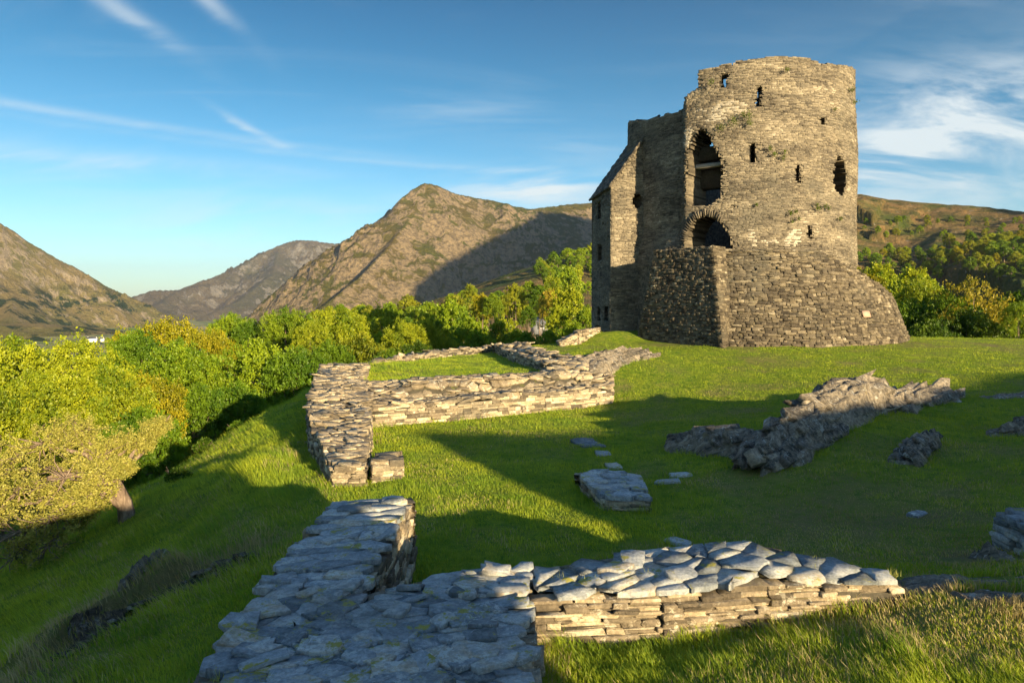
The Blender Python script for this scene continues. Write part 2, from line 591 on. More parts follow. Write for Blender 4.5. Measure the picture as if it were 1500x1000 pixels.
def plain(name, c, rough=.8, metallic=0.0, ns=20):
    m, nt = new_mat(name)
    b_ = NB(nt)
    n1 = b_.noise(b_.pos(), ns, 4, .6)
    col = b_.mix(b_.rng(n1, .3, .7), tuple(x * .85 for x in c), tuple(min(1, x * 1.12) for x in c))
    b_.done(col, rough, b_.bump(n1, .3, .01), .3)
    return m


M['white'] = plain('white_render', (.8, .8, .78))
M['slate_roof'] = plain('slate_roof', (.10, .11, .13))
M['grey_render'] = plain('grey_render', (.16, .17, .19))  # wall grey darkened to hold the shade the cottage stands in
M['glass'] = plain('dark_window', (.02, .025, .03), .2)
M['plaque'] = plain('pink_sandstone', (.40, .26, .19), .7)
M['plaque_text'] = plain('plaque_letters', (.34, .20, .15), .7)
M['beam'] = stone_mat('pale_lintel', [(0, (.32, .31, .28)), (1, (.45, .43, .38))], lich=.3)

# ------------------------------------------------------------------ terrain height
CP = [  # X, Y, Z control points of the castle knoll
    (-1.3, 9, -3.15), (1, 9, -3.15), (0, 12, -3.15), (-1.5, 15, -3.15), (-3.2, 17, -3.15), (1, 18, -3.1), (3.3, 21.5, -3.0),
    (2.5, 7.5, -3.1), (0.3, 6.9, -3.15), (-.8, 6.6, -3.15), (2.5, 12, -3.1), (4.5, 9, -2.98), (4.5, 12.2, -3.0), (3.6, 15, -3.0), (6, 18.5, -2.85), (5, 24, -2.55),
    (10, 20, -2.5), (10.8, 16, -2.5), (8, 13, -2.65), (7.9, 10.5, -2.65), (5.6, 7.6, -2.72), (9, 8, -2.5), (14.8, 20, -2.2),
    (12.5, 14, -2.35), (7, 29, -1.95), (9.3, 29.5, -1.76), (6, 34, -1.66), (13, 29, -1.74), (17, 30, -1.70), (21.6, 35.5, -1.6), (20, 28, -1.78),
    (30, 34, -1.6), (10, 24, -2.3), (25, 26, -1.9), (20, 18, -2.0),
    (26, 42, -1.9), (38, 42, -2.4), (35, 55, -6), (20, 55, -4), (12, 46, -2.2), (12, 58, -5), (3, 50, -4.5), (-6, 46, -7), (45, 30, -2), (45, 10, -1.5),
    (5.5, 35.5, -1.42), (4.5, 41, -1.5), (2.6, 37, -2.0), (4, 33, -1.78), (2.2, 28, -2.05), (3.5, 26, -2.2), (2.0, 32, -1.95),
    # near side
    (0.4, 5.1, -2.66), (1.5, 5.3, -2.64), (2.6, 5.3, -2.52), (3.2, 4.9, -2.42), (3.6, 5.7, -2.42), (.6, 4.2, -2.60), (1.8, 4.2, -2.50), (3.2, 4.2, -2.42), (.6, 3.3, -2.5), (0, 0, -2.1),
    (2.5, 2.5, -2.5), (0, -5, -1.8), (5, 5, -2.42), (4.6, 6.2, -2.45), (7, 5.5, -2.4), (8, 2, -2.5), (5, -3, -2.5), (-5, -4, -2.4), (0, -15, -2),
    (15, -10, -3.5), (-12, -10, -6), (20, 5, -1.8), (30, 15, -1.7),
    # left slope
    (-2.6, 4.2, -3.05), (-3.0, 7.5, -3.35), (-2.6, 10.5, -3.2), (-3.6, 12.5, -3.22), (-5.0, 16, -3.14), (-5.9, 19, -3.08), (-7.2, 24, -3.12),
    (-4.1, 9.3, -3.62), (-5.4, 9.2, -4.05), (-5.2, 7.2, -3.98), (-4.0, 5.5, -3.75), (-7.3, 13, -3.94), (-7.9, 26, -3.2), (-8.0, 23, -3.38), (-8.1, 19.5, -3.80),
    (-7.8, 16, -3.98), (-5.5, 12.5, -3.62), (-5.2, 14, -3.42),
    (-11, 18, -5.6), (-11, 25, -6.2), (-11, 32, -7.5), (-10, 12, -5.4), (-8.5, 8, -5.2), (-7, 4.5, -5), (-15, 22, -8.5), (-16, 10, -8.5), (-15, 35, -9.5), (-15, 0, -8),
    (-8.5, 31, -5.2), (-4.5, 38, -5.8), (0, 41, -4.6), (-1, 36, -2.5), (-7.2, 28, -3.3), (-25, 20, -10.5), (-25, 40, -11), (-25, 0, -10.5), (-10, 50, -10.5), (0, 58, -10),
    # interior level under the terrace (raised separately)
    (-3, 24, -2.9), (-1, 30, -2.6), (-4, 28, -2.8),
]
CPa = np.array(CP)


def tps_fit(pts):
    n = len(pts)
    d = np.hypot(pts[:, None, 0] - pts[None, :, 0], pts[:, None, 1] - pts[None, :, 1])
    K = np.where(d > 0, d * d * np.log(d + 1e-12), 0) + np.eye(n) * .02
    Pm = np.c_[np.ones(n), pts[:, :2]]
    A = np.zeros((n + 3, n + 3)); A[:n, :n] = K; A[:n, n:] = Pm; A[n:, :n] = Pm.T
    return np.linalg.solve(A, np.r_[pts[:, 2], 0, 0, 0])


TW = tps_fit(CPa)
TERR = [(-5.0, 20.2), (1.6, 22.6), (1.3, 24.0), (.2, 29), (-.6, 36.2), (-3.2, 33), (-6.3, 27.4), (-6.2, 23.0)]
OUT_A = [(4.85, 12.7, .30), (5.4, 13.2, .50), (6.6, 14.4, .76), (7.8, 15.6, .82), (9.0, 16.5, .26), (9.8, 17.0, .42), (10.8, 17.6, .34)]
CRAG = [(-3.75, 9.75), (-4.3, 9.3), (-4.75, 8.95), (-5.05, 8.3), (-5.0, 7.6), (-5.1, 7.1)]
TOWER_C = (12.55, 38.3)

_RE = [(2400, 330, 900), (1500, 310, 560), (1440, 302, 590), (1380, 299, 620), (1300, 291, 650), (1260, 284, 660), (1180, 288, 680), (1080, 305, 640), (960, 335, 560), (870, 362, 480), (800, 400, 400), (720, 432, 320), (640, 447, 270)]
RIDGE_E = [P(*q) for q in _RE]


def far_h(x, y):
    r = np.hypot(x, y)
    base = np.interp(r, [0, 35, 60, 150, 300, 700, 1500, 12000], [-3, -8, -11, -14, -30, -66, -72, -72])
    base = base + (fbm(x / 30, y / 30, 3, 11) - .5) * np.clip(r / 60, 0, 1) * 3
    d, rz, sd, pr = seg_dist(x, y, RIDGE_E)
    front = np.where(sd > 0, 1, 0)
    sl = .26
    h = rz - sl * d - .00006 * d * d
    amp = np.clip(d / 60, 0, 1) * 9 * np.clip(r / 300, 0, 1)
    h = h + (ridged(x / 70, y / 70, 5, 5) - .62) * amp * 1.6 + (fbm(x / 22, y / 22, 4, 15) - .5) * (2.0 + .0 * amp) * np.clip(r / 300, 0, 1)
    k = 5.0
    m = np.maximum(base, h)
    return m + np.exp(-np.abs(base - h) / k) * k * .3


def H(x, y, fine=True):
    x = np.asarray(x, float); y = np.asarray(y, float)
    sh = x.shape
    xf, yf = x.ravel(), y.ravel()
    r = np.hypot(xf - 3, yf - 15)
    w = 1 - sstep(38, 62, r)
    hn = np.zeros_like(xf)
    idx = np.where(w > 0)[0]
    for c in np.array_split(idx, max(1, len(idx) // 40000)):
        d2 = (xf[c, None] - CPa[None, :, 0]) ** 2 + (yf[c, None] - CPa[None, :, 1]) ** 2
        hn[c] = (.5 * d2 * np.log(d2 + 1e-12)) @ TW[:-3] + TW[-3] + TW[-2] * xf[c] + TW[-1] * yf[c]
    hh = far_h(xf, yf)
    h = np.where(w > 0, hn * w + hh * (1 - w), hh)
    # terrace held up by the middle walls
    dT, _, _, _ = seg_dist(xf, yf, TERR, True)
    sT = np.where(in_poly(xf, yf, TERR), dT, -dT)
    wt = sstep(-.25, .25, sT)
    h = h * (1 - wt) + wt * (-2.25 + .02 * (yf - 28) * 0 + (fbm(xf / 2, yf / 2, 2, 3) - .5) * .08)
    # grassy swell round the outcrop
    dA, vA, _, _ = seg_dist(xf, yf, OUT_A)
    h = h + .34 * np.exp(-(dA / 1.5) ** 2) * np.clip(vA / .8, 0, 1)
    # sunlit hummock on the slope
    h = h + .40 * np.exp(-(((xf + 5.05) / .55) ** 2 + ((yf - 13.6) / .75) ** 2))
    h = h + .30 * np.exp(-(((xf - 5.0) / 1.8) ** 2 + ((yf - 35.3) / 1.0) ** 2))
    # lip over the rock hollow
    dC, _, sC, pC = seg_dist(xf, yf, CRAG)
    endf = sstep(.4, 1.4, pC) * (1 - sstep(3.4, 4.6, pC))
    behind = np.where(sC < 0, dC, 0)
    h = h + .30 * sstep(0, .30, behind) * np.exp(-(behind / 1.3) ** 2) * endf
    h = h - .10 * np.where(sC > 0, np.exp(-(dC / .45) ** 2), 1 * (behind < .2)) * endf
    # unseen hillock added behind the camera on the right, shaped to shade the lawn
    su, cu = math.sin(SUN_AZ), math.cos(SUN_AZ)
    s_ = cu * xf + su * yf            # along the sun direction
    u_ = -su * xf + cu * yf           # across it
    crest = SHADE_HILL_TOP(u_)
    hh2 = crest - .55 * np.abs(s_ - SHADE_HILL_S) ** 1.05
    h = np.maximum(h, np.where(s_ > 4, hh2, -99))
    # and an unseen knoll behind the camera, shaped to shade the near wall corner
    kn = math.tan(SUN_EL) * 5.0 + np.interp(u_, [-30, -12, .8, 1.3, 2.1, 2.55, 2.8, 3.05, 3.6], [-4, -1.0, -.95, -.45, -.45, -.5, -1.3, -3.2, -7]) + (fbm(u_ / .8, u_ * 0 + 4.2, 3, 78) - .5) * .25
    h = np.maximum(h, np.where(s_ > 1, kn - .55 * np.abs(s_ - 5.0) ** 1.05, -99))
    # ground texture
    near = np.clip(1 - r / 60, 0, 1)
    slope_rough = sstep(-3.0, -4.2, xf) * sstep(34, 26, yf)
    h = h + near * ((fbm(xf / 1.1, yf / 1.1, 3, 21) - .5) * .10 + (fbm(xf / .32, yf / .32, 2, 31) - .5) * (.025 + .10 * slope_rough)) + (fbm(xf / 1.6, yf / 2.4, 3, 41) - .5) * .35 * slope_rough
    return h.reshape(sh)


SHADE_HILL_S = 16.0


def SHADE_HILL_TOP(u):
    t = math.tan(SUN_EL)
    base = t * SHADE_HILL_S
    k = np.interp(u, [5.0, 5.8, 6.2, 6.5, 7.1, 10, 13, 22.7, 30, 36, 60], [-7, -5, -2.1, -1.2, -.2, -.5, -.5, -.35, -.08, -.5, -2.5])
    return base + k + (fbm(u / 1.7, u * 0 + 2.2, 3, 77) - .5) * .35


def Hs(x, y):
    return float(H(np.array([x]), np.array([y]))[0])

# ------------------------------------------------------------------ ground sheet
angs = np.concatenate([np.linspace(-180, -46, 60, endpoint=False), np.linspace(-46, 46, 800, endpoint=False), np.linspace(46, 180, 260)])
angs = np.radians(angs)
rad = np.concatenate([[.02, .3], np.geomspace(.6, 3, 24, endpoint=False), np.geomspace(3, 60, 420, endpoint=False), np.geomspace(60, 1100, 330, endpoint=False), np.geomspace(1100, 12000, 90)])
A_, R_ = np.meshgrid(angs, rad, indexing='ij')
gx, gy = R_ * np.sin(A_), R_ * np.cos(A_)
gz = H(gx, gy)
gg = Geo()
gg.add(np.stack([gx, gy, gz], -1), grid_faces(len(angs), len(rad))[:, ::-1])


def patch(x, y, cx, cy, rx, ry, rot=0):
    c, s = math.cos(rot), math.sin(rot)
    dx, dy = x - cx, y - cy
    return np.exp(-(((c * dx + s * dy) / rx) ** 2 + ((-s * dx + c * dy) / ry) ** 2))


def dry_map(x, y):
    d = .5 * sstep(.52, .70, fbm(x / 1.7, y / 1.7, 4, 54)) * sstep(1.2, 2.6, x) + .25 * sstep(.55, .7, fbm(x / .9, y / .9, 3, 59))
    d = d + .75 * patch(x, y, 5.2, 9.6, 1.7, 1.7) + .7 * patch(x, y, 5.2, 7.5, .8, .7) + .5 * patch(x, y, 8, 12.5, 1.8, .8) + .5 * patch(x, y, 3.6, 9, .7, 2.4, -.3)
    d = d + .55 * patch(x, y, 3.8, 6.1, .9, .35) + .45 * patch(x, y, 4.2, 5.2, .8, .5) + .3 * patch(x, y, 22, 31, 9, 3)
    dC, _, sC, _ = seg_dist(x, y, CRAG)
    d = d + 1.0 * np.where(sC < 0, np.exp(-(dC / .55) ** 2), 0) + .35 * np.exp(-(dC / 1.2) ** 2)
    return np.clip(d, 0, 1)


def soil_map(x, y):
    dC, _, sC, _ = seg_dist(x, y, CRAG)
    s = .75 * np.where(sC > 0, np.exp(-(dC / .30) ** 2), np.exp(-(dC / .12) ** 2))
    s = s + .5 * patch(x, y, 5.1, 7.6, .5, .35) + .35 * patch(x, y, 5.6, 9.4, 1.0, .35) + .3 * patch(x, y, 4.3, 5.3, .35, .15)
    return np.clip(s, 0, 1)


fx, fy = gx.ravel(), gy.ravel()
nearm = np.hypot(fx, fy) < 60
dryv = np.zeros_like(fx); soilv = np.zeros_like(fx)
dryv[nearm] = dry_map(fx[nearm], fy[nearm]); soilv[nearm] = soil_map(fx[nearm], fy[nearm])
farv = sstep(90, 170, np.hypot(fx, fy))
ground = gg.build('ground', M['ground'], smooth=True, extra={'dry': dryv, 'soil': soilv, 'far': farv, 'valley': sstep(350, 700, np.hypot(fx, fy)) * sstep(-30, -50, gz.ravel())})
tag(ground, 'green grassy castle knoll with fields and moorland beyond', kind='structure')


# ------------------------------------------------------------------ mountains
def mountain(name, label, ridges, a0, a1, d0, d1, slope, mat, amp=60, seed=1, nu=620, nv=460, base=-90, nscale=420, curve=0.0):
    """ridges: list of polylines [(px,py,D)...] of crest points; the height falls away from every crest"""
    a = np.radians(np.linspace(a0, a1, nu)); d = np.geomspace(d0, d1, nv)
    A, D = np.meshgrid(a, d, indexing='ij')
    x, y = D * np.tan(A), D
    wx = x + (fbm(x / 260, y / 260, 4, seed + 50) - .5) * 110
    wy = y + (fbm(x / 260, y / 260, 4, seed + 60) - .5) * 110
    h = np.full(x.shape, -1e9)
    dist = np.full(x.shape, 1e9)
    for i, (rp, sl) in enumerate(ridges):
        pts = [P(*q) for q in rp]
        dd0, _, _, _ = seg_dist(x, y, pts)
        k = np.clip(dd0 / 150, 0, 1)
        dd, rz, sd, _ = seg_dist(x * (1 - k) + wx * k, y * (1 - k) + wy * k, pts)
        hh = rz - sl * slope * dd * (1 - curve * np.clip(dd / 1500, 0, 1))
        h = np.maximum(h, hh)
        dist = np.minimum(dist, dd0)
    kk = np.clip(dist / 140, 0.06, 1)
    kh = np.clip((h + 120) / 200, .05, 1)
    rg = ridged(x / nscale, y / nscale, 7, seed, .58)
    h = h + (rg - .66) * amp * 2.2 * kk * kh + (ridged(x / 75, y / 75, 5, seed + 9, .6) - .62) * amp * 1.0 * np.maximum(kk, .18) * kh
    h = np.maximum(h, base)
    g = Geo()
    g.add(np.stack([x, y, h], -1), grid_faces(nu, nv)[:, ::-1])
    o = g.build(name, mat, smooth=True)
    tag(o, label, kind='structure')
    return o


mountain('mountain', 'rocky pointed mountain with its crags lit by low sun', [
    ([(1500, 330, 4300), (1150, 318, 3800), (1000, 300, 3500), (870, 297, 3250), (820, 301, 3050), (780, 306, 2900), (755, 302, 2800), (712, 292, 2700)], 1.0),
    ([(712, 292, 2700), (700, 291, 2680), (665, 283, 2600), (640, 270, 2540), (622, 268, 2500), (603, 277, 2450), (592, 287, 2420)], 1.38),
    ([(622, 269, 2500), (600, 318, 2300), (570, 360, 2120), (528, 405, 1960), (480, 444, 1820), (420, 480, 1700)], 1.32),
    ([(700, 292, 2680), (690, 345, 2400), (640, 405, 2150), (600, 440, 1950)], 1.1),
    ([(800, 306, 2950), (850, 360, 2500), (900, 400, 2200)], .8),
], -23, 26, 1150, 4600, .62, M['mtn'], 62, 3)

mountain('mountain', 'distant brown mountain ridge at the head of the valley', [
    ([(900, 330, 7200), (600, 350, 6300), (489, 356, 5900), (455, 352, 5800), (430, 352, 5700), (408, 360, 5600), (380, 372, 5400), (336, 397, 5100), (300, 409, 4900), (264, 424, 4700), (246, 425, 4650), (222, 425, 4600), (190, 436, 4550), (160, 443, 4500), (100, 452, 4400)], 1.0),
    ([(408, 361, 5600), (400, 400, 4900), (350, 440, 4400), (300, 462, 4000)], .95),
    ([(264, 424, 4700), (235, 445, 4350), (200, 465, 4000)], .9),
    ([(190, 472, 3700), (300, 474, 3500), (440, 480, 3200)], .35),
], -33, 4, 2700, 8200, .52, M['mtn_far'], 95, 13, nu=420, nv=300, nscale=650)

mountain('mountain', 'steep brown hillside falling into the valley from the left', [
    ([(-900, 60, 2500), (-400, 170, 2500), (-120, 270, 2520), (0, 331, 2560), (22, 347, 2600), (60, 375, 2680), (100, 404, 2780), (128, 420, 2860), (150, 437, 2930), (168, 464, 3010), (184, 488, 3080)], 1.35),
    ([(-60, 300, 2540), (-90, 400, 2100), (-80, 470, 1800)], .95),
    ([(50, 370, 2680), (20, 430, 2300), (10, 480, 1950)], 1.0),
    ([(-200, 420, 1800), (0, 476, 1600), (70, 497, 1500)], .8),
    ([(-300, 440, 2000), (-100, 468, 1900), (60, 474, 1900), (150, 480, 2050), (200, 488, 2400)], .26),
], -52, -17, 1250, 4200, .60, M['mtn_left'], 60, 23, nu=460, nv=340)

# high ridge outside the frame on the right, whose shade lies across the mountain's flank
u2, cu2 = -math.sin(SUN_AZ), math.cos(SUN_AZ)


def us(u, s, z):
    return (cu2 * s + u2 * u, math.sin(SUN_AZ) * s + cu2 * u, z)


def us_px(u, s, z):
    x, y, z = us(u, s, z)
    return x, y, z


RID = [us(520, 300, 40), us(620, 300, 150), us(826, 300, 480), us(1170, 300, 660), us(1400, 300, 790), us(1607, 300, 905), us(2000, 300, 880), us(2700, 500, 500)]
nu_ = 200
X2, Y2 = np.meshgrid(np.linspace(480, 3900, nu_), np.linspace(-1400, 2600, nu_), indexing='ij')
dd, rz, sd, pp = seg_dist(X2, Y2, RID)
hz = rz - 1.0 * dd + (fbm(X2 / 200, Y2 / 200, 5, 91) - .5) * 70 * np.clip(rz / 300, 0, 1)
hz = np.maximum(hz, -100)
g = Geo(); g.add(np.stack([X2, Y2, hz], -1), grid_faces(nu_, nu_)[:, ::-1])
tag(g.build('mountain', M['mtn'], smooth=True), 'high moorland ridge closing the valley beyond the hillside', kind='structure')


# ------------------------------------------------------------------ stones
def stones(geo, C, U, V, N, hu, hv, hn, K=8, jit=.12, bev=.25, r=None, tiltn=.0, outlines=None, rough=.06, bottom=False):
    """slabs: outline in U,V plane, thickness 2*hn along N. All inputs arrays of n stones."""
    n = len(C)
    if n == 0:
        return
    if outlines is None:
        if K == 8:
            base = np.array([(-1, -1), (0, -1.04), (1, -1), (1.04, 0), (1, 1), (0, 1.04), (-1, 1), (-1.04, 0)], float)
        elif K == 4:
            base = np.array([(-1, -1), (1, -1), (1, 1), (-1, 1)], float)
        else:
            t = np.linspace(0, 2 * np.pi, K, endpoint=False)
            base = np.stack([np.cos(t), np.sin(t)], -1)
        o = base[None] + rng.uniform(-jit, jit, (n, K, 2))
        o = o * np.stack([hu, hv], -1)[:, None, :]
    else:
        o = outlines; K = o.shape[1]
    mn = np.minimum(hu, hv)
    N = N + tiltn * rng.normal(size=(n, 3))
    N /= np.linalg.norm(N, axis=1, keepdims=True)

    def ring(sc_off, w, jw):
        L = np.linalg.norm(o, axis=2, keepdims=True) + 1e-6
        q = o * np.maximum(.3, (1 - sc_off[:, None, None] / L))
        ww = w[:, None] + rng.uniform(-1, 1, (n, K)) * jw[:, None]
        return C[:, None] + q[..., :1] * U[:, None] + q[..., 1:2] * V[:, None] + ww[..., None] * N[:, None]
    bz = bev * np.minimum(mn, hn * 2)
    z0 = np.zeros(n)
    rings = [ring(bz * .3, -hn, hn * .05), ring(z0, -hn * .5, hn * rough), ring(z0 + mn * .02, hn - bz * .7, hn * rough), ring(bz, hn, hn * rough)]
    cen = C + N * (hn * (1 + rng.uniform(-.08, .10, n)))[:, None]
    v = np.concatenate([np.stack(rings, 1).reshape(n, -1, 3), cen[:, None]], 1)     # n, 4K+1, 3
    nv = 4 * K + 1
    f4 = []
    for a in range(3):
        for k in range(K):
            f4.append((a * K + k, a * K + (k + 1) % K, (a + 1) * K + (k + 1) % K, (a + 1) * K + k))
    f3 = [(3 * K + k, 3 * K + (k + 1) % K, 4 * K) for k in range(K)]
    offs = (np.arange(n) * nv)[:, None, None]
    r = rng.uniform(0, 1, n) if r is None else r
    F4 = (np.array(f4)[None] + offs).reshape(-1, 4); F3 = (np.array(f3)[None] + offs).reshape(-1, 3)
    geo.add(v.reshape(-1, 3), F4, np.repeat(r, len(f4)))
    # share vertices: triangles refer to the block just added
    base_i = geo.n - n * nv
    geo.li.append((F3 + base_i).ravel()); geo.lt.append(np.full(len(F3), 3, np.int64)); geo.r.append(np.repeat(r, len(f3))); geo.mi.append(np.zeros(len(F3), np.int64))


def frame_at(fn, s, z):
    e = .02
    p = fn(s, z, 0 * s)
    ps = fn(s + e, z, 0 * s); pz = fn(s, z + e, 0 * s)
    U = ps - p; V = pz - p
    U /= np.linalg.norm(U, axis=1, keepdims=True); V /= np.linalg.norm(V, axis=1, keepdims=True)
    N = np.cross(U, V); N /= np.linalg.norm(N, axis=1, keepdims=True)
    return p, U, V, N


def clad(geo, fn, s0, s1, z0, z1, solid, ch, ln, depth, prot=.02, K=4, jit=.10, bev=.3, gap=.006, wave=.02, tilt=.02, closed=False, rough=.06, split=.18, rfun=None, z0f=None):
    z = z0; S_, Z_2, HU, HV = [], [], [], []
    ph = rng.uniform(0, 50)
    while z < z1:
        h = rng.uniform(*ch)
        s = s0 - (0 if not closed else 0) + (rng.uniform(-.3, 0) * ln[1] if not closed else 0)
        row = []
        while s < s1:
            L = ln[0] + (ln[1] - ln[0]) * rng.beta(1.3, 2.2)
            a, b_ = max(s, s0), min(s + L, s1)
            if b_ - a > ln[0] * .45:
                if rng.random() < split and h > ch[0] * 1.2:
                    k = rng.uniform(.35, .65)
                    row.append((a, b_, z, z + h * k)); row.append((a, b_, z + h * k, z + h))
                else:
                    row.append((a, b_, z, z + h))
            s += L
        for a, b_, c, d in row:
            S_.append((a + b_) / 2); Z_2.append((c + d) / 2); HU.append((b_ - a) / 2 - gap); HV.append((d - c) / 2 - gap * .6)
        z += h
    S_, Z_2, HU, HV = map(np.array, (S_, Z_2, HU, HV))
    Zw = Z_2 + wave * (2 * vnoise(S_ / 1.3 + ph, Z_2 * .7 + ph) - 1)
    ok = solid(S_, Zw) & solid(S_ - HU * .75, Zw) & solid(S_ + HU * .75, Zw) & solid(S_, Zw + HV * .6)
    S_, Zw, HU, HV = S_[ok], Zw[ok], HU[ok], HV[ok]
    if len(S_) == 0:
        return
    p, U, V, N = frame_at(fn, S_, Zw)
    n = len(S_)
    pr = rng.uniform(-prot, prot, n) + (rng.random(n) < .05) * prot * 1.3
    C = p + N * (pr - depth / 2)[:, None]
    stones(geo, C, U, V, N, HU, HV, np.full(n, depth / 2), K=K, jit=jit, bev=bev, tiltn=tilt, rough=rough, r=None if rfun is None else rfun(S_, Zw))


def shell(geo, fn, s0, s1, ds, z0, z1, dz, solid, thick, inset=.05, closed=False, r=.3, back=True):
    ns = max(2, int(round((s1 - s0) / ds))); nz = max(2, int(round((z1 - z0) / dz)))
    sv = np.linspace(s0, s1, ns + 1); zv = np.linspace(z0, z1, nz + 1)
    Sc, Zc = np.meshgrid((sv[1:] + sv[:-1]) / 2, (zv[1:] + zv[:-1]) / 2, indexing='ij')
    m = solid(Sc.ravel(), Zc.ravel()).reshape(ns, nz)
    Sg, Zg = np.meshgrid(sv, zv, indexing='ij')
    o = fn(Sg.ravel(), Zg.ravel(), np.full(Sg.size, -inset)).reshape(ns + 1, nz + 1, 3)
    i_ = fn(Sg.ravel(), Zg.ravel(), np.full(Sg.size, -thick)).reshape(ns + 1, nz + 1, 3)
    vo = o.reshape(-1, 3); vi = i_.reshape(-1, 3); n0 = len(vo)
    id_ = np.arange((ns + 1) * (nz + 1)).reshape(ns + 1, nz + 1)
    ii, jj = np.nonzero(m)
    a, b_, c, d = id_[ii, jj], id_[ii + 1, jj], id_[ii + 1, jj + 1], id_[ii, jj + 1]
    fs = [np.stack([a, b_, c, d], 1)]
    if back:
        fs.append(np.stack([a, d, c, b_], 1) + n0)
    mp = np.pad(m, 1)
    if closed:
        mp[0, 1:-1] = m[-1]; mp[-1, 1:-1] = m[0]
    L = ~mp[ii, jj + 1]; Rr = ~mp[ii + 2, jj + 1]; D = ~mp[ii + 1, jj]; Up = ~mp[ii + 1, jj + 2]
    fs.append(np.stack([a[L], d[L], d[L] + n0, a[L] + n0], 1)[:, ::-1] if L.any() else np.zeros((0, 4), int))
    fs.append(np.stack([b_[Rr], c[Rr], c[Rr] + n0, b_[Rr] + n0], 1))
    fs.append(np.stack([a[D], b_[D], b_[D] + n0, a[D] + n0], 1)[:, ::-1])
    fs.append(np.stack([d[Up], c[Up], c[Up] + n0, d[Up] + n0], 1))
    fs = np.concatenate(fs)
    geo.add(np.concatenate([vo, vi]), fs, rng.uniform(.1, .7, len(fs)) if r is None else r)


# ------------------------------------------------------------------ dry-stone wall remains
def clip_half(poly, nx, ny, c):
    """keep nx*x+ny*y<=c"""
    out_ = []
    n = len(poly)
    for i in range(n):
        p, q = poly[i], poly[(i + 1) % n]
        dp = nx * p[0] + ny * p[1] - c; dq = nx * q[0] + ny * q[1] - c
        if dp <= 0:
            out_.append(p)
        if dp * dq < 0:
            t = dp / (dp - dq)
            out_.append((p[0] + (q[0] - p[0]) * t, p[1] + (q[1] - p[1]) * t))
    return out_


def resample(poly, K):
    p = np.array(poly); q = np.roll(p, -1, 0)
    L = np.linalg.norm(q - p, axis=1)
    cum = np.r_[0, np.cumsum(L)]
    t = (np.arange(K) + rng.uniform(-.2, .2, K)) / K * cum[-1]
    t = np.mod(t, cum[-1]); t.sort()
    i = np.clip(np.searchsorted(cum, t, 'right') - 1, 0, len(p) - 1)
    f = (t - cum[i]) / np.maximum(L[i], 1e-9)
    res = p[i] + (q[i] - p[i]) * f[:, None]
    used = set()
    for w in np.argsort(-L):
        d = np.linalg.norm(res - p[w], axis=1)
        for j in np.argsort(d):
            if j not in used:
                used.add(int(j)); res[j] = p[w]
                break
        if len(used) >= K - 2:
            break
    return res


WALL_POLYS = []
WALL_TOPS = []


